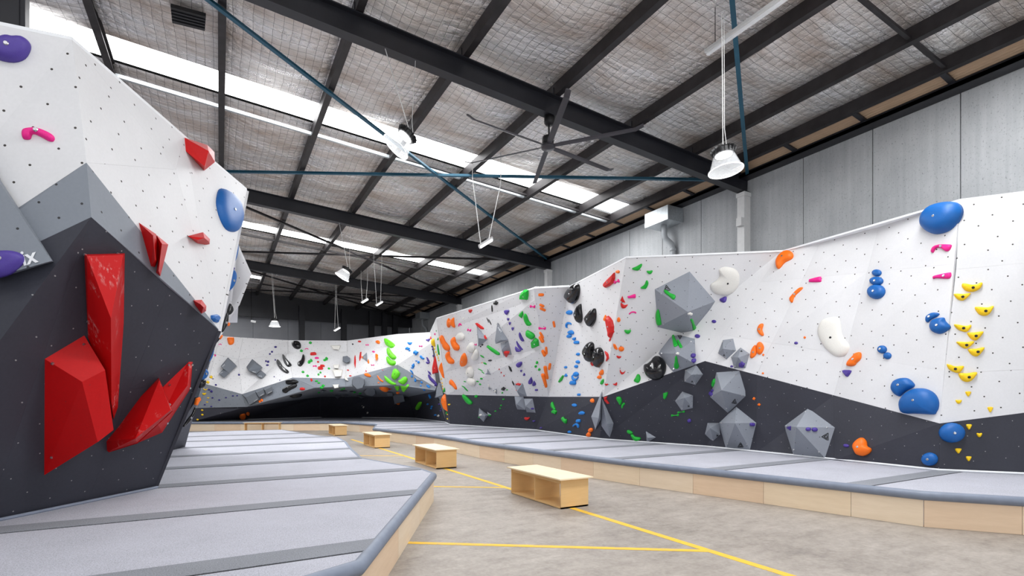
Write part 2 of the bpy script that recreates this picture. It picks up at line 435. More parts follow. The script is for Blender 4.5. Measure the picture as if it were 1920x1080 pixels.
brace((EL, -.3, zb(EL)), (ER, 8.3, zb(ER)), 'teal steel brace coming down beside the nearest lamp at top right')
brace((EL, 17.4, zb(EL)), (ER, 26, zb(ER)), 'dark brace descending rightward behind the second roof beam')
brace((EL, 26, zb(EL)), (ER, 17.4, zb(ER)), 'dark near-level brace behind the second roof beam below its skylight')
brace((EL, 26.2, zb(EL)), (ER, 34.6, zb(ER)), 'far brace descending rightward behind the third roof beam')
brace((EL, 34.6, zb(EL)), (ER, 26.2, zb(ER)), 'far near-level brace behind the third roof beam')
brace((EL, 17.4, zb(EL)), (-8, 23, zb(-8)), 'brace behind the second roof beam at its left end')
def xat(px, y):
    l = (px - HX) / F; return y * (S_ + l * C_) / (C_ - l * S_)
# dark posts against the end wall
for px in (566, 645, 697, 721, 741):
    x = xat(px, 34.2); MB().box((x - .16, 34.1, 0), (x + .16, 34.4, 7.2)).top('wall_post', M['steel'])['kind'] = 'structure'
tag(MB().box((-8, 34.45, 6.35), (W, 34.6, 8.4)).top('shadow_panel', M['steel']), kind='structure')  # black panel standing in for the deep shadow under the far roof
# black post at top left
tag(MB().box((-2.24, 8.1, 0), (-2.04, 8.3, 7.5)).box((-2.04, 8.12, 0), (-1.99, 8.28, 7.5)).top('wall_post', M['steel']), kind='structure')
# ================================================================ MATS
ZM = .41
def clip(poly, a, b):
    def cut(ps, ins, f):
        out = []
        for i, p in enumerate(ps):
            q = ps[(i + 1) % len(ps)]
            if ins(p): out.append(p)
            if ins(p) != ins(q): out.append(f(p, q))
        return out
    def at(yv): return lambda p, q: (p[0] + (q[0] - p[0]) * (yv - p[1]) / (q[1] - p[1]), yv)
    r = cut(poly, lambda p: p[1] >= a, at(a))
    return cut(r, lambda p: p[1] <= b, at(b)) if r else r
def xy(v): return (v.x, v.y)
def mat_area(root, poly, y0, pitch, n, band):
    y = -10
    cuts = [y0 + pitch * k for k in range(n)]
    for a, b in zip([-10] + cuts, cuts + [60]):
        q = clip(poly, a + .004, b - .004)
        if len(q) > 2: MB().prism(q, .02, ZM).build('carpet_panel', M['carpet'], root)
        q = clip(poly, b, b + band) if b < 60 else []
        if len(q) > 2: MB().prism(q, ZM - .01, ZM + .006).build('joining_strip', M['joiner'], root)
        q = clip(poly, b - .012, b - .001) if b < 60 else []
        if len(q) > 2: MB().prism(q, ZM - .01, ZM + .002).build('seam', M['seam'], root)
def kick(root, line, length, sgn=1):
    # padded lip and plywood kickboards along a floor polyline
    pts = [Vector((p[0], p[1], 0)) for p in line]
    MB().tube([p + Vector((0, 0, ZM - .045)) for p in pts], .055, 12).build('padded_lip', M['lip'], root, smooth=True)
    k = 0
    for a, b in zip(pts, pts[1:]):
        L = (b - a).length; n = max(1, round(L / length)); d = (b - a).normalized()
        for i in range(n):
            p, q = a + (b - a) * i / n + d * .0025, a + (b - a) * (i + 1) / n - d * .0025
            MB().bar(p + Vector((0, 0, .185)), q + Vector((0, 0, .185)), .02, .366).build('plywood_kickboard', PLY[k % 3], root); k += 1
root = empty('crash_mat', (0, 8, 0), 'pale grey carpeted crash mat running under the near left climbing wall', 'crash mat')
LE = [Vz(px, py, ZM) for px, py in ((580, 1080), (672, 1052), (812, 887), (785, 878), (677, 859), (656, 840), (647, 828), (633, 820), (600, 817.5), (529, 806), (440, 808), (353, 811))]
LE = [xy(v) for v in LE]
d0 = Vector((LE[1][0] - LE[0][0], LE[1][1] - LE[0][1])).normalized()
LE = [(LE[0][0] - d0.x * 6, LE[0][1] - d0.y * 6)] + LE[1:]
polyL = LE + [(-6, LE[-1][1] + 1), (-6, LE[0][1])]
mat_area(root, polyL, 3.75, 1.93, 8, .29)
kick(root, LE, 1.2)
root = empty('crash_mat', (8, 10, 0), 'long grey carpeted crash mat along the right and far climbing walls', 'crash mat')
RF = [Vz(px, py, 0) for px, py in ((2500, 1049), (1916, 1002.7), (1732, 988), (1596, 968.5), (1300, 925.5), (1200, 911), (1113, 897), (1000, 877), (900, 859), (854, 848.5), (780, 835), (728, 827.3), (701, 823.5), (707, 813.2), (645, 807.5), (600, 807), (500, 808), (353, 808), (250, 809))]
RF = [xy(v) for v in RF]
BASE = [(2300, 907), (1920, 890), (1761, 883), (1571, 863), (1322, 838), (1125, 824), (1004, 807), (844, 796.5), (835, 792), (777, 784.5), (640, 782.7), (600, 783), (462, 787), (358, 791), (280, 793)]
BW = [Vz(px, py, ZM) for px, py in BASE]
back = []
for v in BW:
    u = Vector((v.x, v.y)); u = u * (1 + .03 / u.length); back.append((u.x, u.y))
polyR = RF + back[::-1]
mat_area(root, polyR, 3.45, 1.845, 15, .27)
kick(root, RF, 1.22)
MB().tube([v + Vector((0, 0, .02)) - Vector((v.x, v.y, 0)).normalized() * .03 for v in BW], .018, 6).build('white_edge_trim', M['print_white'], root)
# ================================================================ CLIMBING WALLS
def T(px, py): return dz(px, py, 4.5)
def B(px, py): return dz(px, py, .41)
rw = empty('climbing_wall', (9.4, 10, 0), 'long faceted white and charcoal climbing wall on the right', 'climbing wall')
Bq = {0: (835, 792), 1: (844, 796.5), 2: (1004, 807), 3: (1125, 824), 4: (1322, 838), 6: (1761, 883), 7: (1920, 890), 8: (2300, 907)}
Tq = {0: (806, 623), 1: (818, 596), 2: (1001, 539), 3: (1174, 481), 4: (1468, 469), 6: (1800, 373), 7: (1920, 358), 8: (2300, 310)}
Mq = {0: (829, 735), 1: (838, 740), 2: (1028, 744), 3: (1131, 744), 4: (1322, 677), 6: (1762, 794), 7: (1920, 774), 8: (2300, 722)}
BD = {k: B(*v) for k, v in Bq.items()}; TD = {k: T(*v) for k, v in Tq.items()}
Bp = {k: V(*v, BD[k]) for k, v in Bq.items()}; Tp = {k: V(*v, TD[k]) for k, v in Tq.items()}
Mp = {k: Vi(*v, BD[k], TD[k]) for k, v in Mq.items()}
T2b = Vz(1068, 536, 4.5)
def mid(i, px, py): return Vi(px, py, BD[i], TD[i])
def mixp(i, j, t, px, py): return Vi(px, py, BD[i] * (1 - t) + BD[j] * t, TD[i] * (1 - t) + TD[j] * t)
wh, dk, gy = M['wall_white'], M['wall_dark'], M['wall_grey']
for i, j in ((0, 1), (1, 2), (2, 3)): panel(rw, [Bp[i], Bp[j], Mp[j], Mp[i]], dk)
panel(rw, [Mp[0], Mp[1], Tp[1], Tp[0]], wh)
h1a, h1b = mid(1, 823, 622), mid(2, 1003, 562); h2a, h2b = mid(1, 833, 698), mid(2, 1019, 652)
panel(rw, [Tp[1], Tp[2], h1b, h1a], wh); panel(rw, [h1a, h1b, h2b, h2a], wh); panel(rw, [h2a, h2b, Mp[2], Mp[1]], wh)
panel(rw, [Tp[2], T2b, h2b, h1b], wh); panel(rw, [T2b, Mp[2], h2b], wh)
panel(rw, [T2b, Tp[3], Mp[3], Mp[2]], wh)
panel(rw, [Tp[3], Tp[4], Mp[4], Mp[3]], wh)
panel(rw, [Bp[3], Bp[4], Mp[4], Mp[3]], dk)
# big flat stretch, split at the plywood seams
def cell(u, v):     # u across from column 4 to column 6, v from boundary (0) to top (1)
    px = Mq[4][0] * (1 - u) + Mq[6][0] * u; py = Mq[4][1] * (1 - u) + Mq[6][1] * u
    tx = Tq[4][0] * (1 - u) + Tq[6][0] * u; ty = Tq[4][1] * (1 - u) + Tq[6][1] * u
    return mixp(4, 6, u, px * (1 - v) + tx * v, py * (1 - v) + ty * v)
us, vs_ = (0, .22, .55, 1), (0, .235, .71, 1)
for a, b in zip(us, us[1:]):
    for c, d in zip(vs_, vs_[1:]): panel(rw, [cell(a, c), cell(b, c), cell(b, d), cell(a, d)], wh)
def bcell(u):
    px = Bq[4][0] * (1 - u) + Bq[6][0] * u; py = Bq[4][1] * (1 - u) + Bq[6][1] * u
    return V(px, py, B(px, py))
for a, b in zip(us, us[1:]): panel(rw, [bcell(a), bcell(b), cell(b, 0), cell(a, 0)], dk)
for i, j in ((6, 7), (7, 8)):
    panel(rw, [Bp[i], Bp[j], Mp[j], Mp[i]], dk)
    s1i, s2i = (mid(6, 1771, 700), mid(6, 1793, 505)) if i == 6 else (mid(7, 1920, 693), mid(7, 1920, 493))
    s1j, s2j = (mid(7, 1920, 693), mid(7, 1920, 493)) if j == 7 else (mid(8, 2300, 660), mid(8, 2300, 455))
    panel(rw, [Mp[i], Mp[j], s1j, s1i], wh); panel(rw, [s1i, s1j, s2j, s2i], wh); panel(rw, [s2i, s2j, Tp[j], Tp[i]], wh)
# top ledge
for a, b in ((Tp[0], Tp[1]), (Tp[1], Tp[2]), (Tp[2], T2b), (T2b, Tp[3]), (Tp[3], Tp[4]), (Tp[4], Tp[6]), (Tp[6], Tp[7]), (Tp[7], Tp[8])):
    out = Vector((.35, .12, 0)); m = MB()
    m.add([a, b, b + out, a + out, a - Vector((0, 0, .03)), b - Vector((0, 0, .03)), b + out - Vector((0, 0, .03)), a + out - Vector((0, 0, .03))],
          [(0, 1, 2, 3), (7, 6, 5, 4), (0, 4, 5, 1), (1, 5, 6, 2), (2, 6, 7, 3), (3, 7, 4, 0)]).build('top_cap', M['print_white'], rw)
# far wall with the cave
bw = empty('climbing_wall', (4, 28, 0), 'far white climbing wall with grey overhanging roof and dark cave', 'climbing wall')
tops = [(325, 622), (413, 630), (456, 633), (540, 638), (651, 638.7), (743, 626.5), (806, 623)]
crs = [(325, 652), (404, 664), (447, 674), (540, 662), (651, 659), (743, 648), (810, 642)]
bnd = [(325, 704), (389, 721), (454, 739), (549, 708), (647, 710), (745, 684), (818, 727)]
lip = [(325, 766), (371, 765), (462, 763), (591, 727), (649, 725), (745, 722), (816, 732)]
dT = [T(*p) for p in tops]; dC = [d - .3 for d in dT]; dB = [24.3, 24.3, 24.2, 24.4, 24.4, 23.7, 23.4]; dL = [24.4, 24.3, 24.2, 24.0, 24.0, 23.6, 23.35]
rows = [[V(*p, d) for p, d in zip(r, ds)] for r, ds in ((tops, dT), (crs, dC), (bnd, dB), (lip, dL))]
for r in range(3):
    for i in range(6): panel(bw, [rows[r][i], rows[r][i + 1], rows[r + 1][i + 1], rows[r + 1][i]], (wh, wh, gy)[r], gap=.003)
und = [V(462, 763, 24.3), V(600, 744, 28), V(700, 744, 28), V(765, 744, 26.5), V(816, 734, 23.6)]
lp = rows[3]
panel(bw, [lp[2], lp[3], und[1]], gy); panel(bw, [lp[3], lp[4], und[2], und[1]], gy); panel(bw, [lp[4], lp[5], und[3], und[2]], gy); panel(bw, [lp[5], lp[6], und[4], und[3]], gy)
bb = [Vz(*p, .41) for p in ((325, 792), (358, 791), (462, 787), (600, 783), (700, 783.3), (777, 784.5), (835, 792))]
tp = [lp[0], lp[1], und[0], und[1], und[2], und[3], und[4]]
for i in range(6): panel(bw, [bb[i], bb[i + 1], tp[i + 1], tp[i]], dk)
for i in range(6):
    a, b = rows[0][i], rows[0][i + 1]; out = Vector((-.05, .4, 0)); dn = Vector((0, 0, .03))
    MB().add([a, b, b + out, a + out, a - dn, b - dn, b + out - dn, a + out - dn], [(0, 1, 2, 3), (7, 6, 5, 4), (0, 4, 5, 1), (1, 5, 6, 2), (2, 6, 7, 3), (3, 7, 4, 0)]).build('top_cap', M['print_white'], bw)
# near left wall
lw = empty('climbing_wall', (-1.5, 8, 0), 'large overhanging white, grey and charcoal climbing wall filling the left side', 'climbing wall')
def pl(px, py):   # depth on the leaning charcoal face
    yb = 981 - (px + 27) * .208
    return 1 / (.2203 - .0001965 * (px + 27) + 7.6e-5 * max(0, yb - py))
A_, B_, C2, D_ = Vz(-300, -15, 4.7), Vz(135, 75, 4.7), Vz(345, 257, 4.7), Vz(463, 357, 4.7)
I_, J_, K_, L0 = V(171, 407, pl(171, 407)), V(410, 618, 6.4), Vz(290, 915, .41), Vz(-27, 981, .41)
F_ = V(162, 305, 4.55); P1 = V(330, 318, 6.0); G_ = J_
E_ = V(-300, 612, 4.0); H_ = V(-300, 630, 3.95); LF = Vz(-300, 1045, .41)
S1, S2 = V(318, 537, pl(318, 537)), Vz(165, 941, .41)
J2 = V(410, 620, 6.4)
panel(lw, [A_, B_, F_, E_], wh)
panel(lw, [B_, C2, P1], wh); panel(lw, [B_, P1, F_], wh); panel(lw, [P1, G_, F_], wh); panel(lw, [C2, D_, G_], wh); panel(lw, [C2, G_, P1], wh)
panel(lw, [E_, F_, I_, H_], gy); panel(lw, [F_, G_, I_], gy)
panel(lw, [H_, I_, L0, LF], dk)
s1m, s2m = V(243, 730, pl(243, 730)), V(370, 716, pl(370, 716))
panel(lw, [I_, S1, s1m, S2, L0], dk)
panel(lw, [S1, J2, s2m, s1m], dk); panel(lw, [s1m, s2m, K_, S2], dk)
q0, q1 = Vz(300, 850, .41), Vz(347, 838, .41)
panel(lw, [q0, q1, V(372, 745, 9.9), V(325, 745, 9.9)], dk)
panel(lw, [V(325, 745, 9.9), V(372, 745, 9.9), V(401, 655, 9.45), V(350, 655, 9.45)], gy)
panel(lw, [V(350, 655, 9.45), V(401, 655, 9.45), V(431, 565, 9.0), V(380, 565, 9.0)], wh)
panel(lw, [V(380, 565, 9.0), V(431, 565, 9.0), V(449, 400, 8.6), V(400, 430, 8.6)], wh)
panel(lw, [V(440, 450, 10.2), V(469, 515, 10.2), V(447, 572, 10.4), V(425, 600, 10.5)], wh)
panel(lw, [V(425, 600, 10.5), V(447, 572, 10.4), V(445, 605, 11.2), V(428, 605, 11.2)], wh)
panel(lw, [V(469, 515, 10.2), V(440, 450, 10.2), V(430, 470, 12.2), V(460, 530, 12.2)], wh)
panel(lw, [V(449, 400, 8.6), V(431, 565, 9.0), V(425, 600, 10.5), V(440, 450, 10.2)], wh)
panel(lw, [V(431, 565, 9.0), V(401, 655, 9.45), V(428, 605, 11.2), V(425, 600, 10.5)], wh)
panel(lw, [J2, K_, q0, V(350, 655, 9.45)], dk); panel(lw, [D_, J2, V(380, 565, 9.0), V(430, 430, 9.4)], wh)
panel(lw, [A_, B_, B_ + Vector((-1.2, .8, 0)), A_ + Vector((-1.2, .8, 0))], M['print_white'], 'top_cap'); panel(lw, [B_, C2, C2 + Vector((-1, 0, 0)), B_ + Vector((-1.2, .8, 0))], M['print_white'], 'top_cap')
panel(lw, [C2, D_, D_ + Vector((-1, 0, 0)), C2 + Vector((-1, 0, 0))], M['print_white'], 'top_cap')
lt = MB().tube([L0 + Vector((.02, -.03, .01)), K_ + Vector((.03, -.03, .01))], .02, 6).build('base_trim', M['lip'], lw)
# ================================================================ BENCHES
def bench(x, y, label, along_x=False):
    o = empty('plywood_bench', (x, y, 0), label, 'bench', 'plywood cubby benches')
    Lx, Wd, Hh, t = 1.38, .46, .415, .018
    def bx(name, lo, hi, mat):
        if along_x: lo, hi = (lo[1], -hi[0] + Lx, lo[2]), (hi[1], -lo[0] + Lx, hi[2])
        if along_x: lo, hi = (lo[1], lo[0], lo[2]), (hi[1], hi[0], hi[2]); lo, hi = (min(lo[0], hi[0]), min(lo[1], hi[1]), lo[2]), (max(lo[0], hi[0]), max(lo[1], hi[1]), hi[2])
        MB().box((x + lo[0], y + lo[1], lo[2]), (x + hi[0], y + hi[1], hi[2])).build(name, mat, o)
    b, tp_ = M['bench_ply'], M['bench_top']
    bx('top', (-.05, -.05, Hh - t), (Wd + .05, Lx + .05, Hh), tp_)
    bx('base', (0, 0, .006), (Wd, Lx, .006 + t), b)
    bx('side_panel', (0, 0, .006), (Wd, t, Hh - t), b); bx('side_panel', (0, Lx - t, .006), (Wd, Lx, Hh - t), b)
    bx('divider', (.01, Lx / 2 - t / 2, .02), (Wd - .01, Lx / 2 + t / 2, Hh - t), b)
    for s in (.012, Wd - .03): bx('rail', (s, t, Hh - t - .055), (s + .018, Lx - t, Hh - t), b)
    for yy in (.06, Lx - .06): bx('foot', (.06, yy - .02, 0), (Wd - .06, yy + .02, .008), M['black_plastic'])
bench(4.02, 5.8, 'light plywood cubby bench, nearest and largest one on the concrete')
bench(4.0, 10.38, 'plywood cubby bench second from the front, beside the yellow line')
bench(4.05, 15.6, 'plywood cubby bench third from the front on the concrete')
bench(4.02, 21.6, 'plywood cubby bench fourth from the front, near the mat corner')
def bench2():
    # the far one stands parallel to the front edge of the far mat
    a, b = Vz(458, 809, 0), Vz(523, 808.5, 0); a = a * .985; b = b * .985
    d = (b - a); d.z = 0; L = d.length; d.normalize(); n = Vector((-d.y, d.x, 0)); o = empty('plywood_bench', (a.x, a.y, 0), 'farthest plywood cubby bench, long side against the far mat', 'bench', 'plywood cubby benches')
    def pc(name, u0, u1, v0, v1, z0, z1, mat):
        P_ = [a + d * u + n * v for u, v in ((u0, v0), (u1, v0), (u1, v1), (u0, v1))]
        MB().prism([xy(p) for p in P_], z0, z1).build(name, mat, o)
    t = .018; b_ = M['bench_ply']
    pc('top', -.05, L + .05, -.04, .34, .397, .415, M['bench_top']); pc('base', 0, L, 0, .3, 0, .02, b_)
    pc('side_panel', 0, t, 0, .3, .02, .397, b_); pc('side_panel', L - t, L, 0, .3, .02, .397, b_); pc('divider', L / 2 - t / 2, L / 2 + t / 2, 0, .3, .02, .397, b_)
    pc('rail', t, L - t, .28, .3, .34, .397, b_)
bench2()
# ================================================================ FAN, LAMPS, PIPES
def rot_to(v):
    return Vector((0, 0, 1)).rotation_difference(Vector(v).normalized()).to_matrix()
def fan():
    c = Vector((5.6, 8.53, 6.4)); o = empty('ceiling_fan', c, 'large six-blade charcoal ceiling fan hanging under the first roof beam', 'fan')
    top = zbeam(5.6)
    MB().lathe([(0, .02), (.1, .02), (.1, -.12), (.07, -.16), (0, -.16)], c + Vector((0, -.05, top - c.z))).build('mount', M['black_plastic'], o, True)
    MB().tube([c + Vector((0, -.03, .1)), c + Vector((0, -.04, top - c.z - .1))], .018, 8).build('rod', M['black_plastic'], o)
    MB().lathe([(0, .22), (.1, .22), (.115, .18), (.115, .08), (.05, .07), (.05, .05), (0, .05)], c).build('motor', M['black_plastic'], o, True)
    MB().lathe([(0, .07), (.12, .07), (.14, .03), (.13, -.01), (0, -.03)], c).build('hub', M['fan'], o, True)
    for k in range(6):
        a = math.radians(-53 + 60 * k); d = Vector((math.cos(a), math.sin(a), 0)); s = Vector((-math.sin(a), math.cos(a), 0))
        m = MB(); st = [(.12, .04, .0), (.3, .055, .0), (1.1, .055, -.01), (1.7, .05, -.015), (1.84, .045, .03)]; vs = []
        for r, wd, z in st:
            for q, hh in ((-1, .012), (-.3, .022), (1, -.012), (-.3, -.002)): vs.append(c + d * r + s * wd * q + Vector((0, 0, z + .03 + hh)))
        fs = [(0, 1, 2, 3), (19, 18, 17, 16)]
        for i in range(4):
            for j in range(4): a0, b0 = i * 4 + j, i * 4 + (j + 1) % 4; fs.append((a0, b0, b0 + 4, a0 + 4))
        m.add(vs, fs).build('blade', M['fan'], o, fixn=True)
fan()
def lamp(c, tilt, hook, label, cable2=None, hs=1.0):
    c = Vector(c); o = empty('high_bay_lamp', c, label, 'lamp', 'high bay pendant lamps'); R = rot_to(tilt)   # local +z points up the stem
    MB().lathe([(0, .1), (.11 * hs, .1), (.15 * hs, .06), (.15 * hs, 0), (0, 0)], c, R).build('driver_housing', M['black_plastic'], o, fixn=True)
    for k in range(16):
        a = 2 * math.pi * k / 16; p = R @ Vector((math.cos(a) * .11, math.sin(a) * .11, .06)) * hs; q = R @ Vector((math.cos(a) * .165, math.sin(a) * .165, .03)) * hs
        MB().bar(c + p, c + q, .008, .09, R @ Vector((0, 0, 1))).build('cooling_fin', M['black_plastic'], o)
    MB().lathe([(0, -.012), (.12, -.012), (.12, -.004)], c, R).build('led_disc', M['led'], o)
    MB().lathe([(.14, 0), (.165, -.06), (.19, -.13), (.215, -.2), (.235, -.235), (.24, -.24), (.23, -.236), (.21, -.2), (.185, -.13), (.16, -.06), (.135, 0)], c, R, 32).build('clear_reflector', M['polycarb'], o, True)
    MB().lathe([(.236, -.232), (.246, -.236), (.246, -.246), (.234, -.246), (.234, -.236)], c, R, 32).build('rim', M['print_white'], o, True)
    t = c + R @ Vector((0, 0, .1)); MB().tube([t, t + R @ Vector((0, 0, .05))], [.03, .015], 8).build('eyelet', M['black_plastic'], o)
    h = Vector(hook); MB().tube([h, h.lerp(t, .5) + Vector((.004, 0, 0)), t + Vector((0, 0, .04))], .007, 6).build('suspension_chain', M['cable'], o)
    h2 = Vector(cable2 or (h + Vector((.05, 0, 0))))
    MB().tube([h2, h2.lerp(t, .55) + Vector((.02, .0, 0)), h2.lerp(t, .85) + Vector((.03, 0, 0)), t + R @ Vector((.09, 0, .0))], .005, 6).build('power_cable', M['cable'], o)
    l = bpy.data.lights.new('lamp_glow', 'POINT'); l.energy = 20; l.shadow_soft_size = .1; lo = bpy.data.objects.new('lamp_glow', l); lo.location = R @ Vector((0, 0, -.42)); COL.objects.link(lo); lo.parent = o
def bh(px, y): return (xat(px, y), y, zbeam(xat(px, y)) + .01)
lamp(V(1357, 290, 7.55), (-.06, .1, 1), V(1353, 25, 7.5), 'nearest high bay pendant lamp with clear flared shade and white cable')
lamp(V(760, 256, 8.5), (.62, -.15, .8), bh(722, 8.4), 'tilted glowing pendant lamp in front of the long skylight', bh(779, 8.4))
lamp(V(649, 508, 16.6), (.5, -.1, .85), bh(636, 17.26), 'small tilted glowing pendant lamp below the second roof beam', bh(658, 17.26))
lamp(V(515, 602, 23.5), (0, 0, 1), bh(509, 26.05), 'most distant pendant lamp hanging before the grey end wall')
def flood(c, w1, w2, label, s=1.0, ang=.55):
    c = Vector(c); o = empty('floodlight', c, label, 'floodlight', 'tilted white floodlights')
    d = (Vector((C_, -S_, 0)) * math.cos(ang) + Vector((0, 0, 1)) * math.sin(ang)); n = Vector((0, 0, 1)).cross(d).cross(d).normalized()
    up = d.cross(Vector((S_, C_, 0))).normalized()
    if up.z < 0: up = -up
    MB().bar(c - d * .2 * s, c + d * .2 * s, .22 * s, .045 * s, up).build('lamp_body', M['white_metal'], o)
    MB().bar(c - d * .17 * s - up * .026 * s, c + d * .17 * s - up * .026 * s, .18 * s, .012 * s, up).build('lens', M['led'], o)
    MB().bar(c - d * .09 * s + up * .05 * s, c + d * .06 * s + up * .05 * s, .1 * s, .07 * s, up).build('driver_box', M['black_plastic'], o)
    for hk, k in ((w1, -.13), (w2, .1)):
        hk = Vector(hk); MB().tube([Vector((hk.x, hk.y, zfoil(hk.x) - .02)), hk, c + d * k * s + up * .03], .009 * s, 6).build('suspension_wire', M['cable'], o)
flood(V(911, 455, 12.8), V(886, 332, 12.8), V(939, 345, 12.8), 'white tilted floodlight on two wires below the long skylight')
flood(V(632, 617, 26), V(629, 560, 25.8), V(631, 560, 25.8), 'distant tilted floodlight on two wires before the end wall', .9)
flood(V(711, 569, 21), V(701, 486, 21), V(716, 490, 21), 'tilted floodlight hanging on a long white rod past second beam', .8)
flood(V(684, 564, 24), V(677, 530, 24), V(689, 530, 24), 'small tilted floodlight left of the long white rod', .9)
# fluorescent batten
a, b = V(1326, 98, 8.15), None
dv = Vector((0, -1, 0)); a = a; b = a + Vector((0, -1, 0)) * 2.6
o = empty('batten_light', a, 'long pale batten light fitting under the roof at top right', 'batten light')
MB().bar(a, b, .12, .05).build('body', M['white_metal'], o)
MB().bar(a - Vector((0, 0, .035)), b - Vector((0, 0, .035)), .05, .03).build('diffuser', M['print_white'], o)
for e in (a, b): MB().bar(e + (a - b).normalized() * 0, e + (b - a).normalized() * (.012 if e == a else -.012), .13, .07).build('end_cap', M['white_metal'], o)
MB().tube([a + Vector((0, -.15, 0)), a + Vector((.0, -.15, .75))], .006, 6).build('hanging_chain', M['black_plastic'], o)
MB().tube([a + Vector((0, -2.2, 0)), a + Vector((.0, -2.2, .75))], .006, 6).build('hanging_chain', M['black_plastic'], o)
# rainwater box and downpipe
def downpipe(px0, px1, pytop, pybot, pxp, pyend, yw, lab):
    c = Vector((W - .3, yw, 6.2)); o = empty('downpipe', c, lab, 'downpipe', 'grey downpipes on the right wall')
    MB().box((W - .62, yw - .45, 6.5), (W - .02, yw + .45, 6.9)).build('rainwater_box', M['galv'], o)
    pp = [(W - .3, yw, 6.5), (W - .3, yw, 6.25), (W - .28, yw - .03, 6.12), (W - .12, yw - .12, 5.95), (W - .1, yw - .14, 5.8), (W - .1, yw - .14, 3.0)]
    MB().tube(pp, .08, 14).build('pipe', M['pvc'], o, True)
    MB().tube([(W - .1, yw - .14, 5.82), (W - .1, yw - .14, 5.74)], .09, 14).build('pipe_collar', M['pvc'], o, True)
downpipe(0, 0, 0, 0, 0, 0, 10.95, 'grey downpipe with square rainwater box high on the concrete wall')
downpipe(0, 0, 0, 0, 0, 0, 31.5, 'distant grey downpipe with rainwater box above the far corner')
# small camera fitting on the column, dark vent on the ceiling foil
m = MB().box((W - .36, 8.36, 5.75), (W - .24, 8.5, 5.95)); o = empty('wall_speaker', (W - .3, 8.4, 5.75), 'small grey fitting on the white column above climbing wall', 'speaker')
m.build('housing', M['white_metal'], o); MB().bar((W - .3, 8.38, 5.95), (W - .3, 8.38, 6.1), .05, .03).build('bracket', M['white_metal'], o)
vc = [Vz(320, 10, 7.85), Vz(386, 28, 7.85), Vz(384, 55, 7.85), Vz(323, 40, 7.85)]
o = empty('roof_vent', vc[0], 'black rectangular vent patch on the foil ceiling at top left', 'vent')
MB().prism([xy(v) for v in vc], 7.82, 7.88).build('frame', M['black_plastic'], o)
e1, e2, e3, e4 = vc
for k in range(1, 5):
    p, q = e1.lerp(e4, k / 5), e2.lerp(e3, k / 5); MB().bar(Vector((p.x, p.y, 7.81)), Vector((q.x, q.y, 7.81)), .02, .012).build('louvre', M['steel'], o)
# small camera on the end wall
p = V(471, 602, 30); o = empty('security_camera', p, 'small white security camera near the end wall above climbing wall', 'camera')
MB().bar(p, p + Vector((.25, -.1, -.05)), .12, .12).build('body', M['white_metal'], o); MB().tube([p + Vector((0, 0, .05)), p + Vector((0, 0, zfoil(p.x) - p.z))], .02, 6).build('mount', M['black_plastic'], o)
# ================================================================ VOLUMES AND HOLDS
SP = {'C1': (800, 500, 6), 'C2': (800, 670, 6), 'C3': (1060, 460, 5.4), 'C4': (1060, 640, 5.4), 'C5': (1340, 440, 4.909), 'C6': (1320, 640, 4.5),
      'C7': (1600, 340, 3.857), 'C8': (1600, 600, 3.6), 'B4': (340, 580, 4.5), 'B5': (600, 600, 4.908), 'L1': (0, 0, 2.7), 'L2': (0, 400, 2.7), 'L3': (0, 720, 3), 'P': (0, 0, 1),
      'Z1': (390, 660, 10.8), 'Z2': (660, 640, 13.5), 'Z4': (350, 440, 4.154)}
def px_(s, p): a = SP[s]; return (a[0] + p[0] / a[2], a[1] + p[1] / a[2])
BVH = None
def rebuild():
    global BVH
    vs, fs = [], []
    for t in TARGETS: fs.append((len(vs), len(vs) + 1, len(vs) + 2)); vs.extend(t)
    BVH = BVHTree.FromPolygons(vs, fs)
rebuild()
def hit(px, py, depth=None, spread=3):
    d = D(px, py)
    if depth: return CAM + d * depth, (Vector((.75, -.35, .1)) - d.normalized() * .6).normalized()
    dn = d.normalized(); loc, n, i, dist = BVH.ray_cast(CAM, dn)
    if loc is None:
        for k in range(1, 40):
            for a in range(8):
                dd = D(px + math.cos(a * .785) * k * 1.0, py + math.sin(a * .785) * k * 1.0).normalized()
                loc, n, i, dist = BVH.ray_cast(CAM, dd)
                if loc is not None: break
            if loc is not None: break
    if n.dot(dn) > 0: n = -n
    c = -n.dot(dn)
    if c < .3: n = (n - dn * (.3 - c) * 1.4).normalized()
    return loc, n
def onplane(px, py, p0, n):
    d = D(px, py); return CAM + d * ((p0 - CAM).dot(n) / d.dot(n))
def cen(pts):
    A = X = Y = 0
    for i in range(len(pts)):
        a, b = pts[i], pts[(i + 1) % len(pts)]; c = a[0] * b[1] - b[0] * a[1]; A += c; X += (a[0] + b[0]) * c; Y += (a[1] + b[1]) * c
    return (X / 3 / A, Y / 3 / A), A / 2
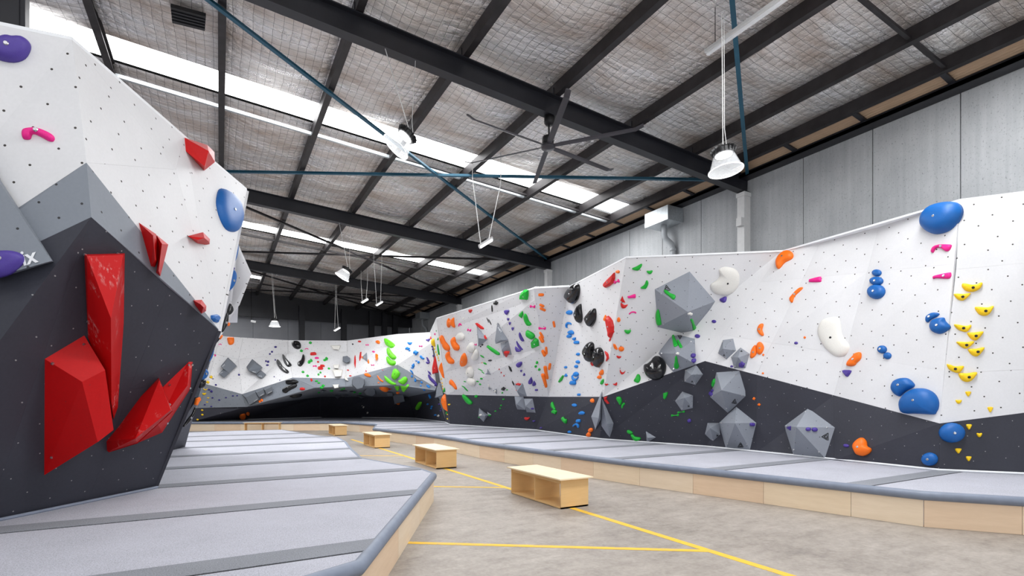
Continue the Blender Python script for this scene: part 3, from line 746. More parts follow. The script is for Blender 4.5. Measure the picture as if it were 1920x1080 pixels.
def emblem(o, cx, cy, r, ang=0):
    # nested open triangles printed on the face
    p0, n = hit(cx, cy); m = MB(); p0 = p0 + n * .004
    for k, (rr, gap) in enumerate(((1, .12), (.5, .3))):
        P_ = [(cx + r * rr * math.cos(math.radians(ang + 120 * i)), cy - r * rr * math.sin(math.radians(ang + 120 * i))) for i in range(3)]
        for i in range(3):
            a, b = P_[i], P_[(i + 1) % 3]; w_ = r * .17
            if i == k: b = (a[0] + (b[0] - a[0]) * (1 - gap), a[1] + (b[1] - a[1]) * (1 - gap))
            dx, dy = b[0] - a[0], b[1] - a[1]; L = math.hypot(dx, dy); nx, ny = -dy / L * w_ / 2, dx / L * w_ / 2
            q = [(a[0] + nx, a[1] + ny), (b[0] + nx, b[1] + ny), (b[0] - nx, b[1] - ny), (a[0] - nx, a[1] - ny)]
            q = [onplane(*t, p0, n) for t in q]; m.add(q + [t - n * .003 for t in q], [(0, 1, 2, 3), (7, 6, 5, 4), (0, 4, 5, 1), (1, 5, 6, 2), (2, 6, 7, 3), (3, 7, 4, 0)])
    m.build('emblem', M['print_black'], o, fixn=True)
def scribble(o, pts, wpx=1.1, mat='print_white'):
    # short printed strokes (lettering too small to read in the photograph)
    m = MB(); p0, n = hit(*pts[0][0]); p0 = p0 + n * .004
    for a, b in pts:
        dx, dy = b[0] - a[0], b[1] - a[1]; L = math.hypot(dx, dy) or 1; nx, ny = -dy / L * wpx / 2, dx / L * wpx / 2
        q = [onplane(*t, p0, n) for t in ((a[0] + nx, a[1] + ny), (b[0] + nx, b[1] + ny), (b[0] - nx, b[1] - ny), (a[0] - nx, a[1] - ny))]
        m.add(q + [t - n * .003 for t in q], [(0, 1, 2, 3), (7, 6, 5, 4), (0, 4, 5, 1), (1, 5, 6, 2), (2, 6, 7, 3), (3, 7, 4, 0)])
    m.build('lettering', M[mat], o, fixn=True)
def volume(s, out, apex, h, label, mat='vol_grey', faces=None, emb=None, group='grey faceted volumes', n=None, at=None, bolts=True, fix=()):
    """out: outline on the wall; apex: list of raised points (x, y) each h metres proud; faces over outline+apex indices"""
    out_ = out; out = [px_(s, p) for p in out]; (cx, cy), A = cen(out)
    if not isinstance(apex, list): apex = [apex]
    p0, nn = hit(*(px_(s, at) if at else (cx, cy)))
    if n is not None: nn = Vector(n).normalized()
    base = [onplane(*p, p0, nn) for p in out]
    hs = h if isinstance(h, (list, tuple)) else [h * (1.45 if emb else 1)] * len(apex)
    top = [onplane(*px_(s, p), p0 + nn * hh, nn) for p, hh in zip(apex, hs)]
    vs = base + top; N = len(base)
    for i, (a, b, c) in fix:        # slide a corner along its sight line into the plane of three others
        pn = (vs[b] - vs[a]).cross(vs[c] - vs[a]).normalized(); vs[i] = onplane(*px_(s, (out_ + apex)[i]), vs[a], pn)
    if faces is None: faces = [(i, (i + 1) % N, N) for i in range(N)]
    m = MB(); r, u = basis(nn); k = 0
    for f in faces:                       # flat facets, each with its own vertices
        q = [vs[i] for i in f]; c = sum(q, Vector()) / len(q); fn = (q[1] - q[0]).cross(q[2] - q[0])
        if fn.dot(nn) < 0 and abs(fn.normalized().dot(nn)) > .02: q = q[::-1]
        m.add(q, [tuple(range(len(q)))]); rr, uu = basis((q[1] - q[0]).cross(q[2] - q[0]) if (q[1] - q[0]).cross(q[2] - q[0]).length > 0 else nn)
        for v in q: m.uv[k] = (v.dot(rr), v.dot(uu)); k += 1
        for i in range(1, len(q) - 1): TARGETS.append([q[0], q[i], q[i + 1]])
    back = [b - nn * .02 for b in base]; m.add(back, [tuple(range(N))])
    for i in range(N): k += 1
    o = m.top('climbing_volume', M[mat] if isinstance(mat, str) else mat, fixn=False); tag(o, label, 'climbing volume', group)
    rebuild()
    if emb: emblem(o, *px_(s, emb[:2]), emb[2] / SP[s][2], emb[3])
    if bolts and abs(A) > 600:
        for i in range(0, N, 1):
            f = .8; q = base[i].lerp(top[0], 1 - f)
            MB().lathe([(0, .006), (.012, .006), (.014, -.004)], q + nn * .004, rot_to(nn), 10).build('bolt', M['bolt'], o)
    return o
V_ = volume
# grey pentagons on the right wall
V_('C3', [(1258, 265), (1517, 567), (1297, 915), (935, 828), (905, 445)], (1240, 675), .42, 'huge light grey pentagon pyramid, topmost volume on the right wall', emb=(1028, 440, 38, 100))
V_('C4', [(1060, -85), (1310, -27), (1325, 235), (1092, 315), (942, 122)], (1125, 125), .34, 'large grey pentagon pyramid just below the huge topmost one', emb=(1160, -55, 32, 270))
V_('C4', [(1325, 237), (1393, 335), (1318, 442), (1205, 408), (1205, 285)], (1277, 338), .2, 'small grey pentagon on charcoal just under the large pentagon', emb=(1282, 408, 10, 100))
V_('C4', [(1185, 508), (1292, 548), (1290, 675), (1178, 702), (1110, 603)], (1205, 572), .2, 'small grey pentagon alone on charcoal above two green bars', emb=(1247, 658, 12, 0))
V_('C6', [(105, 262), (298, 248), (362, 465), (200, 603), (52, 470)], (148, 412), .34, 'large grey pentagon straddling the white and charcoal boundary', emb=(258, 512, 25, 200))
V_('C6', [(272, 552), (442, 688), (388, 912), (185, 905), (122, 688)], (262, 690), .32, 'large grey pentagon at the mat with purple hold on its right corner', emb=(308, 880, 26, 330))
V_('C6', [(30, 688), (125, 688), (152, 795), (80, 853), (8, 783)], (52, 733), .2, 'small grey pentagon touching the left side of a larger one near the mat', emb=(112, 795, 10, 0))
V_('C6', [(878, 562), (1105, 728), (1020, 985), (755, 960), (676, 712)], (778, 722), .36, 'big grey pentagon near the mat carrying three purple holds', emb=(1030, 805, 36, 180))
V_('C6', [(159, -11), (246, -23), (270, 78), (190, 152), (118, 100)], (160, 62), .16, 'upper small grey pentagon left of the orange shell holds', emb=(168, 118, 9, 90))
V_('C6', [(308, 52), (385, 105), (352, 225), (255, 228), (228, 132)], (290, 135), .18, 'lower small grey pentagon with purple lump, left of the orange shell holds', emb=(316, 82, 10, 200))
V_('C4', [(370, 502), (262, 762), (305, 895), (360, 790)], (338, 775), .2, 'tall narrow grey diamond, left one of the pair by the mat', bolts=False)
V_('C4', [(370, 575), (488, 830), (455, 992), (365, 855)], (420, 838), .2, 'tall narrow grey diamond, right one of the pair by the mat', bolts=False)
V_('C4', [(815, 910), (917, 972), (825, 1027)], (832, 978), .12, 'small grey triangular pyramid just above the mat edge', bolts=False)
o = V_('C1', [(562, 665), (688, 820), (580, 900)], (585, 804), .22, 'grey triangle pyramid with red hold at its right tip', bolts=False)
o = V_('C1', [(795, 632), (920, 826), (835, 852), (775, 868), (768, 828)], (835, 824), .16, 'tall grey spike pyramid with white lettering near its tip', bolts=False)
scribble(o, [(px_('C1', a), px_('C1', b)) for a, b in (((800, 682), (812, 700)), ((812, 684), (806, 694)), ((812, 708), (824, 698)), ((816, 718), (828, 704)), ((824, 726), (836, 712)), ((832, 736), (845, 722)))], .8)
o = V_('C1', [(918, 830), (958, 988), (865, 1005), (832, 862)], (843, 938), .2, 'grey pyramid with a red hold at its foot, under the tall spike', bolts=False)
scribble(o, [(px_('C1', a), px_('C1', b)) for a, b in (((842, 872), (850, 858)), ((856, 868), (864, 856)), ((870, 862), (878, 850)))], .6)
V_('C2', [(685, 130), (722, 198), (672, 188)], (688, 176), .12, 'tiny grey spike pyramid left of the black stripe hold', bolts=False)
V_('C2', [(590, 570), (692, 650), (640, 728), (582, 667)], (660, 655), .2, 'grey pyramid on charcoal with white hold on its left edge', bolts=False)
V_('C2', [(680, 612), (730, 645), (690, 662)], (690, 650), .1, 'very small grey pyramid right beside the one with a white hold', bolts=False)
V_('C2', [(985, 295), (1080, 290), (1127, 437), (1045, 437), (1008, 375)], (1018, 382), .2, 'grey pyramid with red holds, upper of the stacked three', bolts=False)
V_('C2', [(988, 440), (1088, 440), (1114, 592), (1020, 586), (1000, 530)], (1012, 528), .2, 'grey pyramid on charcoal, left one of the stacked three', bolts=False)
V_('C2', [(1092, 463), (1192, 465), (1225, 624), (1125, 616), (1105, 545)], (1115, 548), .2, 'grey pyramid with purple hold, right one of the stacked three', bolts=False)
V_('C2', [(690, 340), (735, 352), (700, 366)], (706, 352), .08, 'tiny grey wedge with white rod, left of the black striped hold', bolts=False)
V_('C2', [(745, 372), (785, 350), (790, 417)], (772, 382), .08, 'tiny grey wedge with white button below the black striped hold', bolts=False)
V_('C2', [(80, 455), (90, 350), (130, 280), (168, 300), (205, 420), (192, 522), (110, 467)], [(105, 450), (112, 360), (140, 300), (185, 420)], .22, 'rounded grey slab volume in the inner corner beside orange spike', bolts=False,
   faces=[(0, 1, 8, 7), (1, 2, 9, 8), (2, 3, 9), (3, 4, 10, 9), (4, 5, 10), (5, 6, 7, 10), (6, 0, 7), (7, 8, 9, 10)])
# far wall boxes
def boxvol(s, out, k, h, label, shift=(0, 0), mat='vol_box'):
    c = [sum(p[i] for p in out) / len(out) for i in (0, 1)]
    ap = [(p[0] * (1 - k) + c[0] * k + shift[0], p[1] * (1 - k) + c[1] * k + shift[1]) for p in out]; N = len(out)
    return V_(s, out, ap, h, label, mat, [tuple(range(N, 2 * N))] + [(i, (i + 1) % N, N + (i + 1) % N, N + i) for i in range(N)], bolts=False, group='box volumes on the far wall')
def tx(o, s, a, b, n=4, hgt=18):
    d = (b[0] - a[0], b[1] - a[1]); L = math.hypot(*d); q = (d[1] / L * hgt, -d[0] / L * hgt)
    scribble(o, [(px_(s, (a[0] + d[0] * i / n, a[1] + d[1] * i / n)), px_(s, (a[0] + d[0] * i / n + q[0], a[1] + d[1] * i / n + q[1]))) for i in range(n)], .5)
o = boxvol('Z1', [(405, 110), (585, 275), (425, 425), (258, 285)], .05, .3, 'grey block volume at far left with smaller block below it', (0, 14)); tx(o, 'Z1', (300, 300), (352, 252))
o = boxvol('Z1', [(315, 340), (425, 432), (325, 525), (218, 440)], .05, .18, 'smaller grey block attached below the far left block', (0, 0)); tx(o, 'Z1', (252, 440), (312, 408))
o = V_('Z1', [(895, 140), (1105, 310), (985, 440), (815, 375), (778, 300)], [(945, 240), (1100, 315), (985, 438), (818, 373)], [.35, .15, .3, .3], 'grey block volume with pale pointed top, second pair on the far wall', 'vol_box', [(0, 1, 6, 5), (5, 6, 7, 8), (0, 5, 8, 4), (1, 2, 7, 6), (2, 3, 8, 7), (3, 4, 8)], bolts=False, group='box volumes on the far wall'); tx(o, 'Z1', (905, 405), (975, 420))
o = boxvol('Z1', [(1075, 370), (1180, 455), (1100, 537), (985, 480), (985, 430)], .08, .16, 'smaller grey block right below the pale pointed block', (0, 5)); tx(o, 'Z1', (1035, 490), (1100, 505))
o = V_('Z1', [(685, 855), (935, 785), (1030, 955), (835, 1075)], [(765, 925), (960, 820), (1028, 952), (838, 1072)], [.3, .3, .22, .22], 'grey wedge block, first and largest of three stepping up the far grey band', 'vol_box', [(0, 1, 5, 4), (4, 5, 6, 7), (0, 4, 7, 3), (1, 2, 6, 5), (2, 3, 7, 6)], bolts=False, group='box volumes on the far wall'); tx(o, 'Z1', (942, 1005), (1015, 962))
o = V_('Z1', [(955, 785), (1110, 735), (1150, 855), (1035, 920)], [(980, 825), (1125, 755), (1148, 853), (1033, 918)], [.25, .25, .2, .2], 'grey wedge block, middle of three stepping up the far grey band', 'vol_box', [(0, 1, 5, 4), (4, 5, 6, 7), (0, 4, 7, 3), (1, 2, 6, 5), (2, 3, 7, 6)], bolts=False, group='box volumes on the far wall'); tx(o, 'Z1', (1068, 890), (1140, 850))
o = V_('Z1', [(1120, 740), (1270, 680), (1315, 800), (1195, 865)], [(1150, 775), (1285, 705), (1312, 798), (1193, 863)], [.25, .25, .2, .2], 'grey wedge block, highest of three stepping up the far grey band', 'vol_box', [(0, 1, 5, 4), (4, 5, 6, 7), (0, 4, 7, 3), (1, 2, 6, 5), (2, 3, 7, 6)], bolts=False, group='box volumes on the far wall'); tx(o, 'Z1', (1232, 835), (1305, 795))
boxvol('B5', [(210, 335), (250, 330), (278, 348), (278, 385), (245, 398), (208, 380)], .15, .25, 'dark grey cube volume left of two thin red holds')
boxvol('B5', [(305, 525), (360, 515), (408, 545), (412, 590), (395, 630), (340, 642), (295, 600), (292, 555)], .12, .3, 'grey octagonal volume, upper one under the far overhang edge')
boxvol('B5', [(400, 655), (440, 612), (510, 635), (515, 680), (485, 708), (420, 690)], .15, .3, 'grey octagonal volume, lower one hanging beneath the far overhang')
boxvol('B5', [(665, 685), (770, 685), (782, 750), (685, 778)], .1, .35, 'dark box volume hanging below the lime holds')
boxvol('B5', [(610, 665), (670, 665), (675, 700), (620, 705)], .15, .2, 'small dark box volume hanging left of the bigger hanging box')
o = V_('B5', [(430, 298), (382, 345), (438, 388)], (425, 345), .14, 'small grey triangle with white lettering between red and orange holds', bolts=False); tx(o, 'B5', (417, 356), (417, 325), 3, 10)
V_('B5', [(860, 510), (940, 555), (890, 562)], (890, 548), .12, 'small grey wedge under a blue hold near the far corner', bolts=False)
for i, q in enumerate(([(165, 655), (230, 638), (262, 655), (215, 668)], [(205, 690), (245, 680), (270, 690), (235, 710)], [(112, 690), (150, 672), (200, 700), (160, 724)], [(320, 690), (370, 682), (430, 705), (380, 722)], [(260, 655), (310, 648), (335, 665), (290, 680)], [(0, 640), (40, 632), (60, 650), (20, 672)])):
    V_('B5', q, (sum(p[0] for p in q) / 4, sum(p[1] for p in q) / 4 + 4), .25, ['crystal volume hanging under the lip, top left of the cluster', 'pale crystal volume in the centre of the cave cluster', 'crystal volume hanging lowest at the left of the cave', 'crystal volume lowest right beside octagonal block', 'crystal volume upper right of the cave cluster', 'crystal volume at far left end of the cave cluster'][i], 'vol_box', bolts=False, group='crystal volumes under the cave roof')
for q, lb in (([(95, 232), (195, 232), (175, 275), (120, 268)], 'white block hold highest on the far wall near its middle'), ([(120, 410), (180, 408), (170, 447), (125, 442)], 'white block hold right above the widest white block'), ([(110, 452), (212, 455), (200, 520), (135, 526)], 'widest white block hold on the far wall'),
              ([(228, 500), (245, 525), (266, 562), (235, 552), (222, 535)], 'white pointed hold on the grey lip right of the widest white block'), ([(115, 595), (175, 592), (170, 622), (130, 627)], 'white block hold on the far grey lip')):
    k = boxvol('B5', q, .22, .16, lb, (0, 3), 'white'); k['group'] = 'white block holds'; k['category'] = 'climbing hold'; k.name = 'climbing_hold'
# red volumes on the near left wall
RG = 'large red volumes on the charcoal wall'
V_('P', [(158, 477), (234, 475), (232, 606), (221, 764), (213, 786), (165, 632)], [(163, 480), (231, 478), (208, 597), (209, 755)], [.10, .10, .34, .26], 'tallest red wedge volume standing upright on charcoal wall', 'vol_red_chalk', [(0, 1, 7, 6), (6, 7, 8), (1, 2, 8, 7), (2, 3, 9, 8), (3, 4, 9), (0, 6, 8, 9, 5), (5, 9, 4)], group=RG)
V_('P', [(84, 673), (158, 629), (186, 690), (196, 785), (168, 830), (83, 891)], [(154, 716), (197, 694), (213, 806), (183, 829)], [.30, .32, .42, .42], 'widest red volume with bright flat top, lower left', 'vol_red', [(0, 1, 7, 6), (0, 6, 9, 5), (6, 7, 8, 9), (1, 2, 7), (2, 3, 8, 7), (3, 4, 9, 8), (4, 5, 9)], group=RG)
V_('P', [(309, 722), (354, 675), (362, 675), (357, 729), (304, 811), (262, 829), (240, 800)], [(352, 722), (296, 795)], [.2, .22], 'rightmost red shard volume, behind the scuffed one', 'vol_red_chalk', [(0, 1, 7, 8), (1, 2, 7), (2, 3, 7), (3, 4, 8, 7), (4, 5, 8), (5, 6, 8), (6, 0, 8)], group=RG)
V_('P', [(206, 800), (213, 789), (296, 703), (323, 770), (257, 830), (203, 847), (183, 829)], [(299, 712), (320, 769), (254, 822)], [.25, .3, .36], 'chalk-scuffed red shard volume slanting up to the right', 'vol_red_chalk', [(1, 2, 7), (2, 3, 8, 7), (1, 7, 8, 9, 0), (3, 4, 9, 8), (4, 5, 9), (5, 6, 9), (6, 0, 9)], group=RG)
V_('L2', [(703, 47), (790, 105), (802, 150), (800, 240), (785, 272), (765, 268)], [(775, 112), (785, 235)], [.14, .12], 'left half of the paired red spike volumes at the grey edge', 'vol_red', [(0, 1, 6), (1, 2, 6), (2, 3, 7, 6), (3, 4, 7), (4, 5, 7), (5, 0, 6, 7)], group='smaller red volumes', bolts=False)
V_('L2', [(793, 110), (852, 158), (812, 318), (790, 300), (800, 240)], [(820, 155), (803, 290)], [.14, .1], 'right half of the paired red spike volumes at the grey edge', 'vol_red', [(0, 1, 5), (1, 2, 6, 5), (2, 3, 6), (3, 4, 5, 6), (4, 0, 5)], group='smaller red volumes', bolts=False)
V_('P', [(346, 258), (389, 272), (402, 285), (403, 304), (383, 320), (348, 283)], [(391, 283), (384, 312)], [.22, .16], 'red faceted volume on the top edge of the near wall', 'vol_red', [(0, 1, 6), (1, 2, 6), (2, 3, 6), (3, 4, 7, 6), (4, 5, 7), (5, 0, 6, 7)], group='smaller red volumes', bolts=False)
V_('L2', [(950, 115), (1028, 95), (1064, 130), (1062, 157), (1045, 160), (1000, 152)], [(1035, 125), (1055, 140), (1000, 135)], [.16, .12, .1], 'small red wedge hold isolated on the white face', 'vol_red', [(0, 1, 6), (1, 2, 7, 6), (2, 3, 7), (3, 4, 7), (4, 5, 8, 6, 7), (5, 0, 8), (0, 6, 8)], group='smaller red volumes', bolts=False)
V_('L2', [(978, 440), (1022, 438), (1045, 470), (1043, 495), (1020, 508), (988, 465)], [(1030, 475), (1015, 460)], [.14, .12], 'small red wedge hold above the blue teardrop', 'vol_red', [(0, 1, 7), (1, 2, 6, 7), (2, 3, 6), (3, 4, 6), (4, 5, 7, 6), (5, 0, 7)], group='smaller red volumes', bolts=False)
o = V_('P', [(-120, 140), (0, 336), (101, 491), (30, 513), (-120, 540)], [(-100, 170), (0, 345), (97, 489), (30, 508), (-100, 530)], .16, 'flat grey triangular volume with white lettering at left edge', 'wall_grey', [(0, 1, 6, 5), (1, 2, 7, 6), (2, 3, 8, 7), (3, 4, 9, 8), (4, 0, 5, 9), (5, 6, 7, 8, 9)], at=(20, 440), bolts=False, n=None)
def text_on(o, s, px, py, size_px, ang, name='lettering'):
    cu = bpy.data.curves.new('lettering', 'FONT'); cu.body = s; cu.extrude = .01; cu.offset = .02; t = bpy.data.objects.new('tmp', cu); COL.objects.link(t)
    dg = bpy.context.evaluated_depsgraph_get(); me = bpy.data.meshes.new_from_object(t.evaluated_get(dg)); bpy.data.objects.remove(t)
    p0, n = hit(px, py); ca, sa = math.cos(math.radians(ang)), math.sin(math.radians(ang)); off = world_loc(o)
    for v in me.vertices:
        x, y = v.co.x * size_px, v.co.y * size_px * 1.0; X = px + x * ca - y * sa; Y = py - (x * sa + y * ca)
        v.co = onplane(X, Y, p0 + n * (.004 + (v.co.z > 0) * .003), n) - off
    me.materials.clear(); me.materials.append(M['print_white']); b = bpy.data.objects.new(name, me); COL.objects.link(b); b.parent = o
text_on(o, 'ix', 43, 498, 40, 15)
def oval(n=20, e=2.0, top=1, bot=1):
    r = []
    for i in range(n):
        a = 2 * math.pi * i / n; c, s = math.cos(a), math.sin(a)
        r.append((math.copysign(abs(c) ** (2 / e), c), math.copysign(abs(s) ** (2 / e), s)))
    return r
SH = {
 'oval': oval(), 'bar': oval(20, 3.6), 'block': [(-.9, -.8), (.8, -1), (1, .2), (.7, 1), (-.7, .9), (-1, .1)],
 'egg': [(x * (1 - .18 * y), y) for x, y in oval()],
 'tri': [(-1, .8), (-.5, 1), (.5, 1), (1, .8), (.85, .2), (.25, -.85), (0, -1), (-.25, -.85), (-.85, .2)],
 'drop': [(0, 1), (.35, .55), (.85, -.1), (.8, -.7), (.3, -1), (-.3, -1), (-.8, -.7), (-.85, -.1), (-.35, .55)],
 'moon': [(-1, .55), (-.6, .75), (0, .6), (.6, .75), (1, .55), (.8, -.2), (.4, -.85), (0, -1), (-.4, -.85), (-.8, -.2)],
 'bean': [(-1, -.6), (-.8, .1), (-.35, .75), (.1, .95), (.6, .7), (.95, 0), (1, -.6), (.8, -.95), (.6, -.5), (.25, -.05), (0, 0), (-.3, -.1), (-.6, -.6), (-.8, -.95)],
 'smile': [(-1, .9), (-.8, 1), (-.4, .2), (.1, 0), (.6, .3), (.9, 1), (1, .8), (.8, -.2), (.3, -.9), (-.2, -1), (-.75, -.3)],
 'shard': [(-1, .3), (-.6, .8), (0, 1), (.6, .7), (1, -.3), (.5, -.9), (0, -1), (-.6, -.5)],
 'bone': [(-1, .5), (-.8, .95), (-.5, .6), (0, .2), (.5, .5), (.8, 1), (1, .4), (.95, -.5), (.7, -1), (.4, -.4), (0, -.3), (-.5, -.5), (-.8, -.9), (-1, -.3)],
 'lump': [(-.95, -.2), (-.8, .5), (-.4, .55), (-.25, 1), (.3, .9), (.5, .5), (.95, .45), (.9, -.2), (.6, -.5), (.5, -.95), (-.1, -.9), (-.35, -.55), (-.8, -.7)]}
WORD = {'oval': 'round', 'bar': 'bar-shaped', 'block': 'blocky', 'egg': 'egg-shaped', 'tri': 'triangular', 'drop': 'teardrop', 'moon': 'half-moon', 'bean': 'arched', 'smile': 'crescent', 'shard': 'sliver', 'bone': 'bone-shaped', 'lump': 'lumpy'}
CWORD = {'sky': 'light blue', 'lime': 'lime green', 'black': 'glossy black', 'navy': 'dark purple'}
FAC = {'block', 'shard', 'tri'}
def catmull(p, k):
    r = []; n = len(p)
    for i in range(n):
        a, b, c, d = p[i - 1], p[i], p[(i + 1) % n], p[(i + 2) % n]
        for j in range(k):
            t = j / k
            r.append(tuple(.5 * (2 * b[q] + (c[q] - a[q]) * t + (2 * a[q] - 5 * b[q] + 4 * c[q] - d[q]) * t * t + (3 * b[q] - a[q] - 3 * c[q] + d[q]) * t ** 3) for q in (0, 1)))
    return r
from mathutils import noise as NZ
HOLDS = []
def make_hold(color, shape, out, label=None, depth=None, flatness=1.0, part=None):
    """out: outline in photograph pixels, followed by its surface point on the wall behind it"""
    (cx, cy), A = cen(out); A = abs(A)
    big = A > 350
    if shape not in SH or len(out) < 16: out = catmull(out, 3 if (big or len(out) < 9) else 2) if shape not in FAC or big else out
    p0, n = hit(cx, cy, depth); r, u = basis(n)
    A_w = A * ((p0 - CAM).dot(Vector((S_, C_, 0))) / F) ** 2; ext = max(max(p[i] for p in out) - min(p[i] for p in out) for i in (0, 1)) or 1
    hh0 = min(.24, .55 * A / ext * (p0 - CAM).dot(Vector((S_, C_, 0))) / F) * flatness * .38
    p0 = onplane(cx, cy, p0 + n * hh0, n)
    P_ = [onplane(x, y, p0, n) for x, y in out]; q = [((p - p0).dot(r), (p - p0).dot(u)) for p in P_]
    c, ar = cen(q)
    if ar < 0: q.reverse(); ar = -ar
    q = [(x - c[0], y - c[1]) for x, y in q]; p0 = p0 + r * c[0] + u * c[1]
    sxx = sum(x * x for x, y in q); syy = sum(y * y for x, y in q); sxy = sum(x * y for x, y in q); th = .5 * math.atan2(2 * sxy, sxx - syy)
    e1 = (math.cos(th), math.sin(th)); e2 = (-e1[1], e1[0]); uv = [(x * e1[0] + y * e1[1], x * e2[0] + y * e2[1]) for x, y in q]
    u0, u1 = min(a[0] for a in uv), max(a[0] for a in uv); L = u1 - u0; wd = ar / L; mg = .5 * L if L < 1.45 * wd or (shape == 'moon' and big and color in ('black', 'blue')) else min(.48 * L, .62 * wd)
    def spine(x):
        x = min(max(x, u0 + mg), u1 - mg); cr = []
        for i in range(len(uv)):
            a, b = uv[i], uv[(i + 1) % len(uv)]
            if (a[0] - x) * (b[0] - x) <= 0 and a[0] != b[0]: cr.append(a[1] + (b[1] - a[1]) * (x - a[0]) / (b[0] - a[0]))
        return (x, (min(cr) + max(cr)) / 2 if cr else 0)
    sp = [spine(a[0]) for a in uv]
    p0 = p0 - n * hh0; h = min(.26, wd * .5) * flatness
    if color == 'white' and big: h = min(h, .22)
    fac = shape in FAC and not big
    rings = [(0, -.12), (.1, .55), (.5, 1.0)] if fac else ([(0, -.08), (.03, .22), (.12, .52), (.28, .78), (.52, .95), (.8, 1.0)] if big else [(0, -.1), (.08, .42), (.3, .8), (.7, 1.0)])
    N = len(uv); vs, fs = [], []; loc = p0
    if shape == 'lump' and A > 900: rings = [(0, -.08), (.04, .3), (.12, .55), (.24, .75), (.38, .88), (.55, .96), (.75, 1.0), (.92, 1.0)]
    for k, hh in rings:
        for a, s in zip(uv, sp):
            X, Y = a[0] * (1 - k) + s[0] * k, a[1] * (1 - k) + s[1] * k
            v = p0 + r * (X * e1[0] + Y * e2[0]) + u * (X * e1[1] + Y * e2[1]) + n * h * hh
            if shape == 'lump' and A > 900: v += (n + (v - p0).normalized() * .6) * h * .32 * (NZ.noise(v * 6.5 / max(wd, .1) * .35) + .5 * NZ.noise(v * 5 / max(wd, .1)))
            vs.append(v)
    for j in range(len(rings) - 1):
        for i in range(N): a, b = j * N + i, j * N + (i + 1) % N; fs.append((a, b, b + N, a + N))
    fs.append(tuple((len(rings) - 1) * N + i for i in range(N))); fs.append(tuple(range(N))[::-1])
    m = MB().add(vs, fs); me = m.mesh('climbing_hold', M[color], p0, not fac)
    o = bpy.data.objects.new('climbing_hold', me); o.location = p0; COL.objects.link(o); o['category'] = 'climbing hold'
    if A > 190:
        b = MB().lathe([(0, .012), (.014, .012), (.02, .004), (.02, -.03)], p0 + r * (sp[0][0] * 0) + n * h * .98, rot_to(n), 10)
        # bolt sits on the ridge nearest the middle
        i = min(range(N), key=lambda i: abs(sp[i][0])); s = sp[i]; off = r * (s[0] * e1[0] + s[1] * e2[0]) + u * (s[0] * e1[1] + s[1] * e2[1])
        for i_ in range(len(b.v)): b.v[i_] = b.v[i_] + off
        b.build('bolt', M['bolt_dark'] if color in ('yellow', 'white', 'lime') else M['bolt'], o)
    HOLDS.append([o, color, shape, cx, cy, A, label]); return o
def H(s, color, data):
    """data rows: shape x y w h angle; or shape, outline, label"""
    for d in data:
        if isinstance(d[1], list): make_hold(color, d[0], [px_(s, p) for p in d[1]], *(d[2:3]), **({'flatness': .4} if len(d) > 2 and ('flat blue' in d[2] or 'huge off-white' in d[2]) else {}))
        else:
            sh, x, y, w_, h_ = d[:5]; a = math.radians(d[5]) if len(d) > 5 else 0; sc_ = SP[s][2]; X, Y = px_(s, (x, y)); o_ = []
            for (p, q) in SH[sh]:
                p, q = p * w_ / 2 / sc_, q * h_ / 2 / sc_; o_.append((X + p * math.cos(a) - q * math.sin(a), Y - (p * math.sin(a) + q * math.cos(a))))
            make_hold(color, sh, o_, d[6] if len(d) > 6 else None)
o_, e_, t_, m_, b_, s_, r_, k_, n_, l_, d_, x_ = 'oval', 'egg', 'tri', 'moon', 'bean', 'smile', 'bar', 'block', 'bone', 'lump', 'drop', 'shard'
# ---- C1
H('C1', 'orange', [(l_, [(240, 580), (262, 602), (298, 572), (304, 620), (310, 690), (275, 650), (245, 690), (232, 620)], 'orange four-pronged claw hold at the far left top of the right wall'),
 (b_, [(150, 785), (165, 772), (185, 790), (205, 840), (248, 890), (258, 930), (240, 948), (205, 925), (175, 860)], 'long orange curved hold nearest the corner, above another touching it'),
 (b_, [(280, 820), (295, 793), (315, 800), (325, 850), (360, 890), (365, 925), (345, 948), (320, 930), (295, 880)], 'long orange curved hold second from the corner beside a white pocket'),
 (b_, [(220, 985), (238, 952), (256, 962), (258, 1010), (300, 1050), (306, 1080), (290, 1097), (260, 1085), (235, 1040)], 'orange curved hold touching the foot of the corner one'),
 (e_, 412, 1052, 76, 146, 0, 'upright orange egg-shaped hold left of the white teardrop'),
 (r_, 1287, 319, 66, 32), (r_, 1295, 440, 62, 28, -25), (r_, 1305, 482, 76, 28, -25), (r_, 1432, 650, 28, 72, 12), (r_, 1293, 775, 84, 28, -60), (r_, 1290, 820, 86, 30, -58), (r_, 1346, 947, 88, 28, 95), (r_, 1315, 975, 82, 30, -65)])
H('C1', 'pink', [(b_, 372, 655, 38, 40, 20), (n_, 477, 714, 42, 34, -10), (n_, 540, 877, 42, 26), (n_, 1190, 450, 60, 38), (n_, 1300, 696, 86, 36), (o_, 97, 758, 22, 28)])
H('C1', 'red', [(t_, 490, 502, 42, 40), (x_, [(548, 635), (565, 633), (640, 690), (640, 706), (612, 704), (570, 672)], 'red slanting shard hold above the left grey triangle'), (x_, 660, 792, 54, 30, -50), (t_, 898, 985, 70, 54)])
H('C1', 'white', [(e_, 374, 786, 88, 96, 0, 'white pocket hold, highest of the white column'), (e_, [(480, 860), (500, 850), (525, 865), (535, 920), (520, 965), (495, 968), (465, 940), (455, 900)], 'white pocket hold in the middle of the white column'),
 (e_, [(540, 935), (565, 945), (580, 985), (572, 1040), (545, 1056), (520, 1040), (500, 1015)], 'white wedge hold under the middle white pocket'), (o_, 410, 585, 20, 20)])
